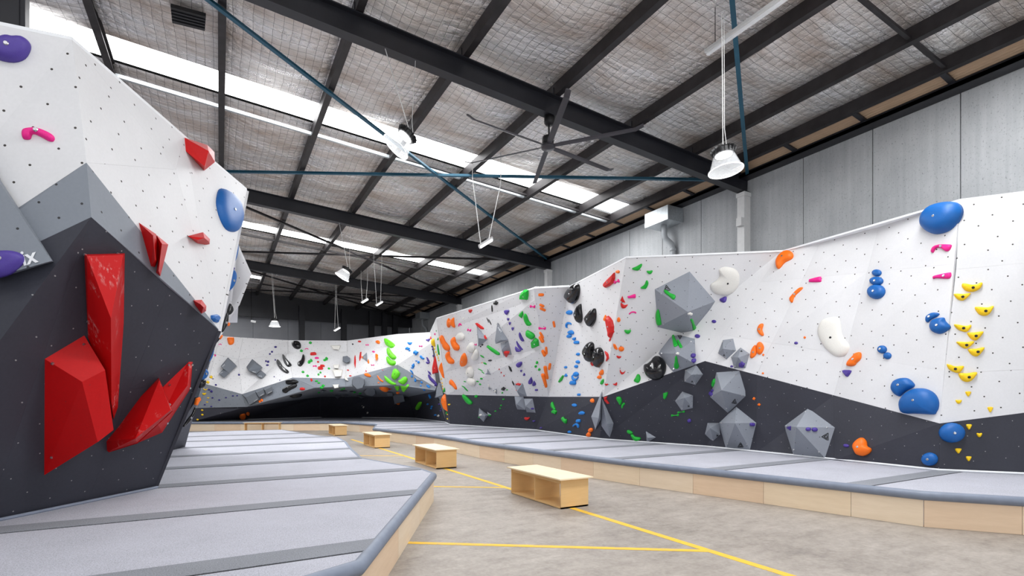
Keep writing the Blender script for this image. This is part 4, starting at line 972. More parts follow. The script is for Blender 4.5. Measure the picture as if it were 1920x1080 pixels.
H('C1', 'black', [(l_, 775, 410, 52, 50), (x_, 735, 472, 82, 16, -82), (x_, 688, 602, 66, 9, -65), (x_, 712, 622, 76, 10, -62), (l_, 625, 880, 24, 20), (o_, 606, 899, 16, 16), (x_, 712, 1056, 46, 20, 5)])
H('C1', 'purple', [(t_, 897, 517, 58, 56), (t_, 915, 595, 28, 30), (t_, 935, 642, 28, 34), (t_, 967, 702, 30, 36), (m_, [(1040, 742), (1052, 748), (1075, 795), (1095, 832), (1085, 842), (1060, 825), (1040, 785)], 'purple crescent blade, top of three left of the green block'),
 (m_, [(1010, 836), (1030, 865), (1060, 905), (1083, 936), (1060, 930), (1025, 900)], 'purple crescent blade, middle of three left of the green block'), (m_, [(995, 900), (1030, 925), (1063, 945), (1045, 957), (1015, 958), (998, 930)], 'purple crescent blade, lowest of three left of the green block')])
H('C1', 'green', [(k_, [(1060, 290), (1085, 268), (1135, 265), (1137, 330), (1128, 378), (1080, 372), (1045, 370), (1046, 320)], 'green blocky hold near the top edge of the right wall'),
 (t_, [(1078, 500), (1086, 540), (1070, 580), (1032, 548), (1045, 525)], 'green pointed hold left of a long green one'), (b_, [(1090, 550), (1105, 530), (1130, 560), (1145, 610), (1175, 645), (1165, 665), (1130, 660), (1100, 610)], 'long green curved hold under the pink bone hold'),
 (b_, [(1112, 735), (1130, 720), (1195, 755), (1213, 790), (1190, 820), (1150, 800), (1120, 775)], 'green curved hold touching the green block below'), (k_, [(1170, 850), (1215, 803), (1250, 825), (1260, 895), (1195, 922), (1180, 905)], 'green block hold at the foot of the green pair'),
 (x_, [(675, 892), (690, 888), (750, 925), (820, 975), (822, 995), (790, 990), (730, 950)], 'long thin green sliver left of the grey spike pyramid'), (x_, 625, 1010, 56, 14, -32), (o_, 110, 722, 10, 18), (x_, 132, 810, 42, 16, 80), (x_, 137, 930, 130, 20, -82)])
SKYB = [(o_, 1602, 516, 68, 54), (b_, 1585, 652, 74, 58, 40), (e_, 1620, 740, 68, 50, -15), (e_, 1600, 780, 54, 46, 20), (d_, 1660, 810, 42, 44, -50), (r_, 1683, 853, 58, 38), (o_, 1700, 985, 42, 34), (o_, 1698, 1072, 46, 38, -20)]
H('C1', 'sky', SKYB)
H('C1', 'yellow', [(l_, [(62, 830), (75, 806), (100, 803), (108, 850), (102, 900), (75, 890)], 'yellow lumpy hold at the corner top of the yellow chain'), (o_, 92, 920, 18, 36), (o_, 108, 958, 16, 34), (o_, 122, 990, 16, 32), (o_, 133, 1022, 14, 30), (o_, 140, 1052, 14, 26)])
# ---- C2
H('C2', 'orange', [(x_, [(180, 50), (195, 110), (205, 180), (207, 238), (175, 175), (148, 130), (165, 90)], 'orange spike hold at the corner, upper of two'), (b_, [(258, 260), (275, 252), (310, 290), (335, 340), (333, 365), (300, 325), (265, 305)], 'orange bent hold below the egg-shaped orange one'),
 (x_, [(210, 410), (230, 450), (238, 480), (250, 610), (215, 575), (185, 510), (190, 450)], 'orange spike hold at the corner, lower of two on charcoal'), (r_, 1383, 107, 78, 32, 80), (r_, [(1312, 112), (1350, 105), (1360, 170), (1372, 240), (1345, 245), (1330, 200)]), (r_, [(1285, 190), (1322, 190), (1340, 250), (1355, 330), (1335, 335), (1305, 250)]),
 (e_, 1862, 487, 40, 52), (o_, 1842, 820, 50, 50), (e_, 1820, 868, 48, 56), (o_, 622, 62, 12, 10)])
H('C2', 'yellow', [(o_, 170, 242, 18, 28), (o_, 178, 288, 16, 24), (o_, 182, 322, 16, 24), (o_, 186, 352, 16, 24), (o_, 192, 384, 14, 20), (m_, 252, 532, 28, 20), (m_, 238, 642, 26, 16), (m_, 238, 692, 26, 20)])
H('C2', 'green', [(x_, 206, 362, 74, 26, 75), (x_, 226, 622, 44, 18, 70), (x_, 655, 70, 46, 20, -25), (x_, 605, 142, 66, 10, -24), (x_, 632, 172, 42, 10, -34), (e_, 428, 273, 28, 12, -15), (e_, 615, 240, 30, 18, -20), (e_, 572, 272, 30, 14, -15), (e_, 600, 303, 28, 16, -30), (x_, 415, 333, 52, 10, -28), (x_, 442, 360, 62, 12, -42),
 (b_, [(400, 425), (425, 425), (500, 495), (508, 525), (480, 532), (440, 500)], 'long green curved hold on charcoal near the far corner'), (l_, 555, 440, 38, 36), (o_, 903, 367, 18, 14), (o_, 850, 400, 20, 18), (m_, 863, 473, 24, 18), (o_, 836, 542, 20, 18), (o_, 825, 575, 18, 14), (o_, 772, 606, 24, 14), (o_, 588, 675, 20, 12), (m_, 708, 652, 36, 16),
 (o_, 1240, 60, 28, 34), (o_, 1225, 103, 28, 28), (o_, 1265, 138, 28, 30), (x_, [(1482, 270), (1500, 235), (1530, 200), (1543, 210), (1520, 262), (1490, 285)], 'green slanted oval hold left of the light blue chain'), (d_, [(1415, 498), (1430, 535), (1448, 580), (1440, 590), (1408, 570), (1402, 530)]), (l_, 1433, 612, 56, 60),
 (l_, [(1518, 680), (1535, 668), (1550, 690), (1575, 700), (1570, 745), (1550, 735), (1530, 712)], 'green bird-shaped hold on charcoal left of the light blue pair'), (o_, 1425, 1420, .1, .1)][:-1])
H('C2', 'red', [(o_, 815, 135, 12, 18), (o_, 838, 172, 12, 18), (o_, 869, 207, 12, 20), (l_, 1030, 303, 60, 30), (o_, 1010, 368, 14, 12), (m_, 1127, 690, 62, 42), (o_, 160, 285, 14, 14), (t_, 1865, 76, 42, 46)])
H('C2', 'black', [(l_, 940, 130, 22, 76, 28), (l_, 862, 355, 50, 42), (x_, 972, 290, 62, 14, -62)])
H('C2', 'purple', [(m_, [(1002, 80), (1030, 60), (1065, 53), (1070, 80), (1050, 110), (1030, 116), (1010, 100)], 'purple half-moon hold at the top of a descending purple line'), (t_, 1062, 155, 26, 26), (d_, 1095, 192, 30, 34), (d_, 1168, 262, 56, 82, -10), (d_, 1207, 293, 46, 60), (r_, 1233, 368, 34, 20), (o_, 1190, 578, 40, 20), (t_, 1205, 720, 36, 20), (o_, 1284, 794, 26, 20), (o_, 668, 187, 12, 10), (o_, 140, 527, 22, 14), (o_, 162, 578, 22, 14), (o_, 155, 600, 18, 14)])
H('C2', 'sky', [(o_, 1562, 112, 34, 28), (o_, 1680, 103, 40, 38, -30), (d_, 1565, 200, 38, 40), (e_, 1675, 190, 58, 58, 20), (s_, 1662, 238, 78, 62, -15), (r_, 1642, 287, 66, 50), (r_, 1710, 420, 36, 28), (o_, 1660, 538, 54, 38, -10), (e_, 1742, 627, 68, 42), (r_, 1704, 716, 50, 38), (b_, 1680, 765, 72, 54, -15), (o_, 1605, 840, 42, 28, -10)])
H('C2', 'white', [(e_, [(465, 110), (490, 105), (512, 130), (526, 185), (515, 225), (480, 222), (450, 190), (448, 150)], 'white rounded hold right of the egg-shaped orange one'), (e_, [(460, 235), (500, 225), (538, 260), (542, 300), (518, 330), (480, 300), (460, 265)], 'white rounded hold touching the one above it, lowest of the white column'), (x_, 698, 322, 40, 16, -65), (o_, 768, 384, 22, 26), (o_, 604, 650, 30, 26), (l_, 130, 658, 24, 28)])
# ---- C3
H('C3', 'green', [(m_, [(675, 235), (720, 215), (770, 188), (778, 205), (750, 250), (725, 258), (690, 250)], 'green scoop hold highest on the wall right of the crease'), (m_, 855, 272, 64, 42, 5), (m_, [(762, 430), (800, 400), (820, 357), (838, 365), (842, 395), (820, 440), (795, 442), (770, 440)], 'green half-moon hold lowest of three green near the top edge'), (m_, 632, 875, 72, 48),
 (n_, [(998, 450), (1030, 455), (1060, 480), (1110, 500), (1112, 530), (1090, 548), (1050, 515), (1005, 480)], 'green bone-shaped hold on the upper left face of the huge pentagon'), (r_, [(930, 655), (945, 665), (968, 780), (965, 808), (930, 805), (915, 720)], 'green finger hold on the left edge of the huge pentagon'),
 (n_, [(1268, 755), (1290, 750), (1310, 800), (1335, 845), (1330, 875), (1300, 880), (1285, 800)], 'green finger hold on the lower face of the huge pentagon'), (n_, [(1078, 900), (1100, 905), (1120, 955), (1140, 1000), (1125, 1018), (1095, 1015)], 'larger green finger hold on top of the second pentagon'), (n_, [(1130, 965), (1148, 960), (1185, 1020), (1175, 1035), (1155, 1030)], 'thinner green finger hold beside a larger one on second pentagon')])
H('C3', 'pink', [(n_, 518, 367, 56, 42, 20), (n_, [(628, 520), (660, 510), (700, 495), (712, 500), (712, 535), (675, 535), (640, 537)]), (b_, 680, 683, 80, 30, 8)])
H('C3', 'red', [(x_, [(493, 275), (495, 330), (480, 385), (440, 415), (405, 430), (390, 420), (392, 380), (430, 335), (470, 300)], 'large red leaf-shaped hold near the top edge beside the crease'), (x_, [(578, 512), (590, 545), (608, 580), (580, 578), (555, 560)]), (s_, [(562, 580), (575, 590), (600, 607), (635, 600), (610, 635), (580, 640), (562, 620)]),
 (x_, [(430, 712), (455, 735), (475, 765), (487, 820), (485, 880), (460, 940), (445, 930), (445, 880), (425, 810), (418, 760)], 'tall red flame-shaped hold beside the crease'), (x_, 452, 955, 16, 40, -20)])
H('C3', 'orange', [(o_, 528, 268, 38, 34), (d_, 406, 736, 36, 66), (e_, 541, 755, 38, 50)])
H('C3', 'purple', [(m_, 1597, 548, 82, 62, 20), (o_, 1503, 770, 46, 34), (o_, 1335, 918, 54, 40)])
H('C3', 'white', [(l_, 1265, 695, 50, 34)])
H('C3', 'black', [(d_, [(5, 520), (30, 440), (75, 395), (110, 387), (132, 415), (133, 480), (115, 550), (75, 596), (45, 570)], 'glossy black faceted hold at the top edge, highest of the black ones'),
 (d_, [(153, 592), (160, 650), (170, 740), (150, 788), (125, 770), (98, 690), (118, 640)], 'glossy black pointed hold, left one of the middle pair'), (d_, [(205, 730), (250, 665), (285, 637), (303, 665), (300, 755), (270, 815), (245, 826), (222, 790)], 'glossy black scoop hold, right one of the middle pair')])
# ---- C4
H('C4', 'red', [(x_, [(400, 98), (420, 110), (435, 130), (442, 170), (430, 190), (413, 205), (425, 160)]), (m_, 541, 160, 52, 30, -10), (s_, 577, 315, 58, 42, -10), (m_, 416, 438, 40, 22), (m_, [(522, 415), (525, 440), (510, 450), (480, 432), (500, 430)]), (x_, [(425, 558), (415, 590), (447, 630), (425, 635), (395, 600), (388, 570)])])
H('C4', 'orange', [(x_, [(485, 25), (510, 35), (532, 80), (520, 90), (495, 75), (484, 50)]), (o_, 567, 80, 60, 50), (e_, 365, 315, 38, 60, -15), (e_, 342, 362, 40, 40)])
H('C4', 'green', [(d_, [(385, 380), (388, 410), (372, 437), (357, 432), (362, 400)]), (m_, [(735, 328), (755, 350), (755, 390), (735, 420), (710, 415), (690, 400), (710, 370)], 'green rounded hold left of the big glossy black shell'), (l_, [(512, 580), (530, 562), (560, 570), (572, 610), (555, 645), (535, 620)]), (d_, [(568, 635), (590, 620), (605, 635), (590, 655), (575, 682), (565, 665)]),
 (t_, [(990, 525), (1035, 515), (1035, 535), (1020, 570), (1005, 590), (990, 575)]), (n_, [(622, 905), (640, 898), (678, 920), (675, 938), (650, 940), (630, 930)]), (b_, [(660, 945), (680, 942), (705, 965), (755, 975), (758, 995), (720, 1013), (690, 1000)]), (n_, 1110, 750, 80, 28, 5), (n_, 1172, 717, 76, 26, 10),
 (x_, [(1518, 375), (1515, 420), (1495, 465), (1488, 440), (1500, 395)]), (n_, [(1110, 160), (1130, 158), (1140, 215), (1152, 255), (1138, 278), (1112, 276), (1098, 255), (1106, 215)], 'green drumstick hold on the lower face of the second pentagon')])
H('C4', 'black', [(b_, [(240, 5), (275, 20), (282, 60), (282, 100), (290, 190), (270, 215), (235, 205), (215, 150), (192, 110), (200, 60)], 'glossy black curved hold, left half of the lower pair'), (d_, [(325, 60), (355, 70), (380, 120), (380, 200), (350, 245), (325, 268), (305, 200), (290, 140), (300, 85)], 'glossy black leaf hold, right half of the lower pair'),
 (m_, [(918, 138), (960, 155), (1000, 210), (1003, 270), (985, 330), (940, 370), (880, 382), (820, 360), (788, 300), (790, 240), (830, 225), (885, 180)], 'big glossy black shell hold sitting on the charcoal boundary')])
H('C4', 'purple', [(o_, 1298, 142, 50, 48), (o_, 1303, 193, 46, 48), (o_, 1683, 253, 30, 22), (o_, 1253, 805, 40, 40), (e_, 1475, 530, 30, 54), (o_, 1488, 497, 22, 28)])
H('C4', 'white', [(l_, 1138, 122, 34, 30)])
# ---- C5
H('C5', 'orange', [(b_, [(565, 300), (558, 260), (568, 215), (590, 180), (640, 145), (690, 143), (717, 175), (705, 215), (640, 250), (605, 290), (585, 308)], 'big orange bean hold at the top edge'), (n_, [(700, 560), (740, 515), (780, 485), (815, 482), (818, 500), (760, 545), (730, 580), (718, 625), (695, 617), (683, 585)], 'orange bone-shaped hold slanting up to the right'),
 (m_, [(440, 815), (448, 835), (438, 875), (452, 920), (435, 933), (405, 910), (388, 875), (405, 830)], 'orange half-moon hold opening to the right'), (l_, 828, 946, 24, 26)])
H('C5', 'purple', [(o_, 748, 997, 36, 26)])
H('C5', 'pink', [(r_, [(865, 420), (875, 408), (960, 385), (978, 388), (980, 410), (970, 434), (872, 435)], 'pink tapered bar hold right of the orange bean')])
H('C5', 'white', [(b_, [(40, 330), (75, 305), (120, 300), (190, 320), (225, 360), (232, 400), (225, 470), (180, 535), (120, 560), (60, 562), (0, 545), (-38, 500), (-32, 460), (20, 425), (50, 380)], 'huge off-white curved hold right of the huge pentagon'),
 (b_, [(940, 870), (975, 790), (1050, 757), (1125, 757), (1152, 800), (1165, 900), (1195, 960), (1235, 1010), (1243, 1050), (1211, 1101), (1150, 1124), (1090, 1110), (1010, 1040), (955, 950)], 'huge off-white comma-shaped hold in the middle of the white face')])
H('C5', 'blue', [(o_, 1487, 350, 88, 66), (o_, 1483, 425, 126, 84), (o_, 1477, 522, 162, 136, 10, 'blue ball, biggest and lowest of the stack of three')])
# ---- C6
H('C6', 'orange', [(e_, [(450, 10), (475, 3), (500, 30), (505, 60), (490, 95), (468, 112), (445, 95), (438, 45)], 'right orange shell hold of the overlapping pair'), (e_, [(435, 30), (444, 95), (430, 125), (400, 142), (387, 130), (393, 80), (412, 45)], 'left orange shell hold of the overlapping pair'), (l_, 500, 114, 20, 22), (l_, 496, 269, 20, 18), (l_, 420, 484, 26, 26), (l_, 464, 534, 28, 24),
 (l_, [(1300, 88), (1320, 100), (1318, 140), (1300, 165), (1280, 180), (1270, 198), (1240, 208), (1200, 205), (1198, 185), (1215, 155), (1245, 125), (1265, 100)], 'orange knobbly hold below the comma-shaped white one'), (l_, [(1290, 820), (1315, 808), (1340, 815), (1362, 845), (1368, 882), (1395, 898), (1398, 920), (1375, 945), (1330, 964), (1280, 955), (1262, 930), (1246, 890), (1255, 855)], 'orange popcorn-like hold on charcoal above the mat')])
H('C6', 'purple', [(o_, 233, 211, 26, 18), (l_, 318, 200, 56, 48), (t_, 1203, 270, 78, 60), (o_, 1198, 880, 50, 30, -10), (r_, 410, 703, 44, 30), (t_, 722, 735, 34, 38, 20), (o_, 882, 742, 48, 34), (o_, 936, 745, 52, 38)])
# ---- C7, C8
H('C7', 'blue', [(e_, [(470, 280), (485, 235), (520, 190), (570, 160), (640, 142), (715, 142), (752, 165), (768, 212), (745, 275), (700, 330), (650, 362), (580, 378), (520, 362), (478, 325)], 'very large blue dome hold on the top edge of the wall'), (m_, [(518, 1000), (525, 972), (560, 950), (600, 948), (620, 960), (600, 980), (560, 1000), (540, 1020), (525, 1018)], 'blue half-moon hold just above the pointed blue hold')])
H('C7', 'pink', [(b_, [(560, 495), (575, 470), (620, 455), (700, 455), (707, 472), (690, 500), (665, 507), (635, 485), (610, 478), (590, 490), (575, 517), (558, 510)], 'pink arched hold below the very large blue dome'), (r_, [(572, 690), (590, 680), (690, 657), (705, 665), (703, 690), (680, 705), (600, 700), (575, 705)], 'pink tapered bar hold under the pink arch')])
YL = 'yellow scoop hold, '
H('C7', 'yellow', [(s_, [(787, 745), (800, 735), (860, 745), (900, 740), (925, 728), (938, 738), (920, 775), (870, 798), (820, 792), (790, 765)], YL + 'topmost of the yellow line'), (s_, [(727, 815), (750, 810), (800, 812), (845, 806), (850, 815), (810, 855), (780, 862), (750, 848)], YL + 'second from the top and left of the first'), (s_, [(880, 912), (905, 905), (970, 910), (1010, 898), (1018, 908), (985, 960), (945, 972), (905, 955)], YL + 'third from the top and farthest right')])
H('C8', 'yellow', [(s_, [(680, 30), (710, 30), (760, 38), (795, 30), (798, 45), (775, 75), (750, 80), (705, 62)], YL + 'fourth from the top, right of the pointed blue hold'), (s_, [(770, 85), (820, 82), (870, 75), (880, 85), (845, 130), (820, 138), (790, 120)], YL + 'fifth from the top, right of the line'), (s_, [(700, 145), (760, 147), (812, 142), (815, 155), (775, 190), (745, 190), (710, 165)], YL + 'sixth from the top, left of the line'),
 (s_, [(775, 195), (830, 192), (880, 182), (885, 195), (850, 240), (825, 246), (795, 230)], YL + 'seventh from the top, right of the line'), (s_, [(632, 300), (650, 298), (690, 312), (745, 308), (746, 325), (720, 355), (690, 355), (650, 335)], YL + 'eighth from the top, farthest left'), (s_, [(713, 358), (770, 358), (830, 350), (837, 365), (800, 410), (760, 418), (725, 395)], YL + 'ninth and lowest of the large ones'),
 (t_, 777, 499, 42, 36), (m_, 712, 550, 44, 32), (t_, 926, 605, 40, 38), (t_, 782, 722, 42, 38), (m_, 852, 775, 40, 34), (t_, 710, 884, 46, 36), (t_, 780, 937, 40, 34)])
H('C8', 'blue', [(m_, [(507, 50), (512, 15), (535, -8), (600, -20), (615, 5), (648, 45), (620, 75), (575, 93), (530, 80)], 'blue pointed shell hold left of the yellow line'), (o_, 190, 198, 64, 56), (o_, 226, 241, 56, 48), (e_, [(247, 455), (265, 410), (310, 390), (360, 392), (400, 425), (402, 450), (350, 480), (320, 505), (300, 516), (265, 495)], 'large blue dome hold, left of the overlapping pair above charcoal'),
 (m_, [(295, 590), (300, 540), (340, 490), (400, 460), (470, 460), (530, 490), (560, 540), (560, 590), (545, 620), (525, 637), (420, 632), (320, 628)], 'largest blue dome hold with a flat base on the charcoal boundary'), (o_, 674, 762, 180, 138, 0, 'large blue oval hold at the top of the charcoal, right of the crease'), (o_, 509, 940, 114, 92, 0, 'blue oval hold on charcoal just above the mat')])
# ---- far wall
H('B4', 'orange', [(l_, [(388, 238), (415, 232), (445, 238), (447, 280), (425, 298), (400, 292)], 'orange blocky hold highest on the far wall at left'), (l_, [(495, 890), (520, 880), (540, 882), (545, 910), (520, 925), (492, 920)], 'larger of two orange holds low on charcoal at far left'), (o_, 562, 881, 32, 32), (o_, 660, 778, 20, 22), (l_, 678, 766, 22, 28)])
H('B4', 'pink', [(b_, 327, 296, 28, 14), (b_, 1057, 333, 32, 13), (r_, 1143, 411, 36, 12), (n_, 1126, 479, 32, 14), (o_, 285, 388, 14, 18)])
H('B4', 'navy', [(o_, 795, 317, 24, 16), (o_, 765, 357, 20, 16), (o_, 747, 376, 18, 14), (l_, 714, 436, 16, 18), (o_, 732, 441, 22, 18), (o_, 726, 470, 26, 14), (o_, 793, 426, 14, 12), (o_, 486, 551, 18, 16), (o_, 783, 568, 10, 9), (o_, 830, 597, 10, 8), (o_, 267, 586, 14, 10), (o_, 291, 637, 20, 14), (o_, 233, 678, 22, 14), (l_, 253, 692, 24, 22), (o_, 262, 747, 18, 12), (o_, 319, 765, 18, 13), (o_, 376, 745, 18, 10), (o_, 434, 730, 18, 12), (o_, 470, 728, 14, 12), (o_, 197, 805, 18, 12), (o_, 252, 820, 18, 12)])
H('B4', 'yellow', [(l_, 252, 571, 30, 28), (l_, 222, 614, 28, 26), (s_, 202, 675, 34, 18), (m_, 192, 713, 34, 22), (m_, 226, 747, 20, 11), (m_, 218, 782, 20, 11), (o_, 175, 851, 20, 14), (o_, 176, 889, 20, 16), (o_, 136, 930, 20, 14)])
H('B4', 'black', [(l_, [(928, 285), (945, 265), (985, 265), (1005, 285), (1005, 320), (975, 333), (940, 315)], 'round glossy black hold at the top edge of the far wall'), (b_, [(852, 390), (865, 382), (885, 410), (925, 455), (920, 475), (890, 478), (860, 440)], 'glossy black banana hold, middle of three on the far wall'), (b_, [(800, 445), (815, 422), (835, 440), (860, 480), (903, 515), (895, 535), (860, 525), (820, 490)], 'glossy black banana hold, leftmost of three on the far wall'),
 (b_, [(1025, 382), (1042, 395), (1038, 440), (1010, 475), (985, 472), (978, 450), (1005, 430)], 'glossy black banana hold, rightmost of three on the far wall'), (b_, [(878, 605), (890, 592), (950, 590), (985, 605), (975, 622), (930, 632), (885, 630)], 'glossy black hold lying level on the far grey band'), (b_, [(970, 628), (965, 655), (915, 680), (880, 705), (852, 695), (855, 670), (900, 645)], 'glossy black hold slanting below the level one on the grey band'), (x_, 965, 724, 110, 26, 12)])
H('B4', 'green', [(l_, 1088, 281, 28, 24), (l_, 1013, 349, 28, 24), (e_, 1077, 443, 24, 26), (e_, 1094, 430, 26, 24), (l_, 1224, 416, 28, 28), (o_, 1208, 428, 24, 16), (o_, 1245, 499, 22, 14), (o_, 1026, 528, 26, 16), (o_, 1174, 533, 18, 14), (o_, 1157, 549, 18, 16), (o_, 1065, 561, 26, 16), (o_, 1140, 605, 26, 15), (o_, 1160, 620, 26, 14), (o_, 1197, 643, 28, 18), (o_, 1183, 659, 32, 18), (o_, 1268, 683, 34, 20), (o_, 1160, 700, 20, 16)])
H('B4', 'red', [(r_, 1113, 376, 54, 18, 5), (o_, 1153, 443, 20, 14), (r_, 1190, 477, 40, 16), (r_, 1173, 496, 46, 22), (o_, 1212, 566, 18, 14), (e_, 1020, 670, 46, 26), (x_, 1097, 595, 20, 28)])
H('B5', 'red', [(e_, 362, 197, 28, 18), (x_, [(325, 325), (330, 380), (325, 440), (313, 400), (315, 350)], 'thin red sliver on the far wall, left and lower of two'), (x_, [(380, 292), (378, 340), (365, 378), (360, 345), (368, 305)], 'thin red sliver on the far wall, right and upper of two'), (o_, 257, 461, 18, 12), (e_, 278, 513, 24, 12), (x_, 423, 470, 10, 20), (e_, 645, 635, 26, 13),
 (x_, [(1060, 325), (1078, 365), (1088, 400), (1085, 485), (1032, 498), (1030, 440), (1045, 370)], 'large red pointed hold in the far inner corner'), (k_, 1020, 163, 20, 26), (o_, 576, 460, 9, 9)])
H('B5', 'black', [(o_, 300, 222, 14, 14)])
H('B5', 'orange', [(e_, 531, 202, 38, 32, -20), (t_, [(510, 318), (520, 312), (533, 318), (533, 345), (515, 372), (510, 345)]), (d_, 445, 380, 18, 38), (o_, 388, 343, 12, 20), (e_, 437, 505, 62, 30, -15), (b_, [(525, 512), (535, 515), (555, 542), (582, 562), (575, 572), (540, 548)]), (o_, 538, 577, 18, 12), (e_, 590, 625, 92, 42, -12, 'large orange oval hold under the far overhang edge'), (l_, 718, 668, 38, 22), (m_, 716, 768, 42, 20)])
H('B5', 'pink', [(n_, 433, 229, 26, 18), (d_, 490, 292, 18, 26, 90), (n_, 484, 415, 28, 15), (n_, 926, 240, 32, 18), (o_, 1060, 130, 18, 20)])
LG = 'lime green '
H('B5', 'lime', [(b_, [(592, 175), (610, 170), (675, 215), (680, 245), (655, 262), (625, 245), (600, 225)], LG + 'curved hold, topmost on the far wall'), (b_, [(625, 250), (640, 265), (665, 300), (695, 330), (695, 352), (660, 360), (620, 320), (612, 275)], LG + 'scoop hold, second from top on the far wall'), (b_, [(610, 340), (625, 335), (650, 365), (690, 375), (690, 405), (665, 418), (635, 410), (613, 385)], LG + 'scoop hold, third from top on the far wall'),
 (e_, [(655, 510), (670, 460), (695, 445), (730, 480), (728, 510), (690, 550), (660, 535)], LG + 'leaf hold just under the grey peak'), (b_, [(590, 515), (605, 518), (660, 560), (695, 580), (695, 597), (650, 592), (605, 560)], LG + 'long hold left of the leaf hold on grey'), (b_, [(715, 560), (740, 545), (770, 520), (795, 525), (803, 555), (770, 592), (730, 580)], LG + 'curved hold right of the leaf hold on grey'),
 (t_, [(680, 605), (735, 600), (730, 640), (712, 648), (695, 635)], LG + 'wedge under the lip, left of two'), (t_, [(735, 600), (820, 602), (800, 635), (780, 655), (750, 640)], LG + 'wedge under the lip, right of two'), (b_, [(880, 795), (905, 758), (932, 760), (930, 785), (905, 828), (880, 812)], LG + 'curved hold alone on the dark wall near the corner')])
H('B5', 'green', [(o_, 105, 648, 34, 22), (o_, 220, 628, 26, 18), (o_, 200, 637, 22, 16), (o_, 320, 662, 30, 18), (o_, 370, 672, 30, 14)])
H('B5', 'sky', [(m_, 825, 213, 46, 28), (l_, 805, 262, 46, 30), (o_, 822, 279, 20, 18), (l_, 878, 298, 48, 40), (o_, 882, 318, 24, 16), (b_, [(915, 330), (930, 325), (945, 342), (960, 352), (950, 365), (925, 352)]), (o_, 905, 389, 24, 26), (m_, 885, 376, 22, 14), (d_, 858, 415, 32, 38, -20), (m_, 850, 440, 32, 16), (x_, 840, 472, 40, 16, -40), (x_, 850, 488, 26, 12, -40), (d_, 845, 515, 22, 26), (d_, 877, 550, 25, 38), (x_, 933, 573, 28, 18, -30), (o_, 927, 605, 18, 12), (x_, 995, 610, 48, 24, -30), (x_, 957, 641, 32, 12, -15), (r_, 1010, 703, 42, 14, -60), (o_, 990, 775, 18, 16), (o_, 1028, 796, 16, 18), (o_, 1022, 814, 16, 16), (o_, 1060, 875, 22, 16)])
H('B5', 'purple', [(t_, 995, 186, 42, 24, 15), (x_, [(978, 340), (990, 345), (1008, 378), (1002, 385), (985, 378)]), (m_, 992, 393, 40, 24), (b_, [(992, 512), (1002, 500), (1025, 530), (1050, 552), (1080, 595), (1062, 600), (1010, 555)], 'long purple curved hold in the far inner corner'), (x_, [(988, 465), (1015, 480), (1025, 510), (1000, 495)]), (o_, 1030, 243, 14, 18), (o_, 1036, 270, 13, 18), (o_, 1042, 330, 14, 22), (o_, 1060, 602, 20, 20)])
H('B5', 'white', [(k_, 400, 803, 18, 12, 60), (k_, 437, 855, 18, 14, 40), (o_, 387, 790, 8, 8)])
# ---- near left wall
H('L1', 'purple', [(m_, [(-60, 190), (-20, 180), (20, 170), (60, 178), (110, 178), (140, 200), (148, 235), (120, 285), (60, 305), (-20, 290), (-60, 260)], 'large purple shell hold at the top left corner')])
H('L1', 'pink', [(b_, [(107, 668), (118, 650), (160, 643), (210, 652), (258, 675), (273, 695), (265, 712), (240, 710), (200, 688), (162, 675), (150, 700), (125, 703), (110, 695)], 'pink arched hold below the large purple shell hold')])
H('P', 'blue', [(d_, [(409, 365), (415, 353), (430, 357), (448, 375), (454, 395), (456, 412), (450, 430), (440, 435), (426, 430), (415, 411), (408, 385)], 'large flat blue shield-shaped hold on the near wall edge'), (t_, [(398, 591), (407, 589), (412, 597), (409, 605), (403, 603), (398, 597)], 'small blue teardrop hold near the lower edge of the white face')])
H('L2', 'purple', [(m_, [(-60, 190), (-20, 185), (60, 185), (108, 205), (112, 240), (80, 275), (20, 310), (-60, 312)], 'large purple shell hold on the lettered grey triangle')])
def side(color, out, dep, label, shape='oval'):
    make_hold(color, shape, [px_('Z4', p) for p in out], label, dep)
side('blue', [(402, 62), (405, 110), (392, 175), (373, 210), (380, 150), (392, 90)], 8.35, 'blue dome hold seen edge-on, highest along the wall edge')
side('blue', [(365, 272), (385, 300), (390, 345), (370, 400), (330, 438), (330, 400), (345, 320)], 8.55, 'blue dome hold seen edge-on, second along the wall edge')
side('black', [(340, 535), (358, 560), (366, 590), (350, 615), (328, 626), (318, 600), (328, 560)], 8.9, 'dark scoop hold past the wall edge under the second blue dome')
side('black', [(318, 600), (328, 640), (320, 700), (295, 740), (275, 762), (285, 700), (302, 640)], 8.8, 'long dark curved hold past the wall edge')
side('orange', [(325, 684), (338, 690), (335, 708), (320, 712)], 9.3, 'small orange hold beside the long dark curved one')
side('orange', [(268, 785), (282, 783), (278, 800), (262, 818), (258, 805)], 9.4, 'small orange hold just below the long dark curved one')
side('black', [(232, 798), (252, 800), (255, 820), (225, 855), (208, 878), (212, 840)], 9.3, 'black hold half hidden behind the charcoal edge')
side('blue', [(208, 880), (212, 910), (200, 960), (175, 990), (152, 1000), (175, 940)], 8.6, 'blue dome hold seen edge-on beside the charcoal corner')
side('blue', [(135, 1040), (160, 1052), (172, 1085), (150, 1120), (110, 1128), (118, 1070)], 8.8, 'blue dome hold seen edge-on, lowest along the charcoal edge')
def sideB(color, out, dep, label, shape='oval'):
    make_hold(color, shape, [px_('B4', p) for p in out], label, dep)
sideB('black', [(160, 600), (205, 590), (208, 620), (200, 655), (170, 668), (150, 650), (152, 620)], 9.6, 'glossy black hold under the lowest blue dome at the charcoal edge')
sideB('blue', [(112, 680), (124, 690), (105, 722), (90, 738), (100, 700)], 9.5, 'small blue hold above the orange arrow-like hold')
sideB('orange', [(125, 750), (158, 738), (168, 765), (152, 785), (138, 812), (112, 805)], 9.5, 'orange arrow-like hold beside the charcoal edge', 'block')
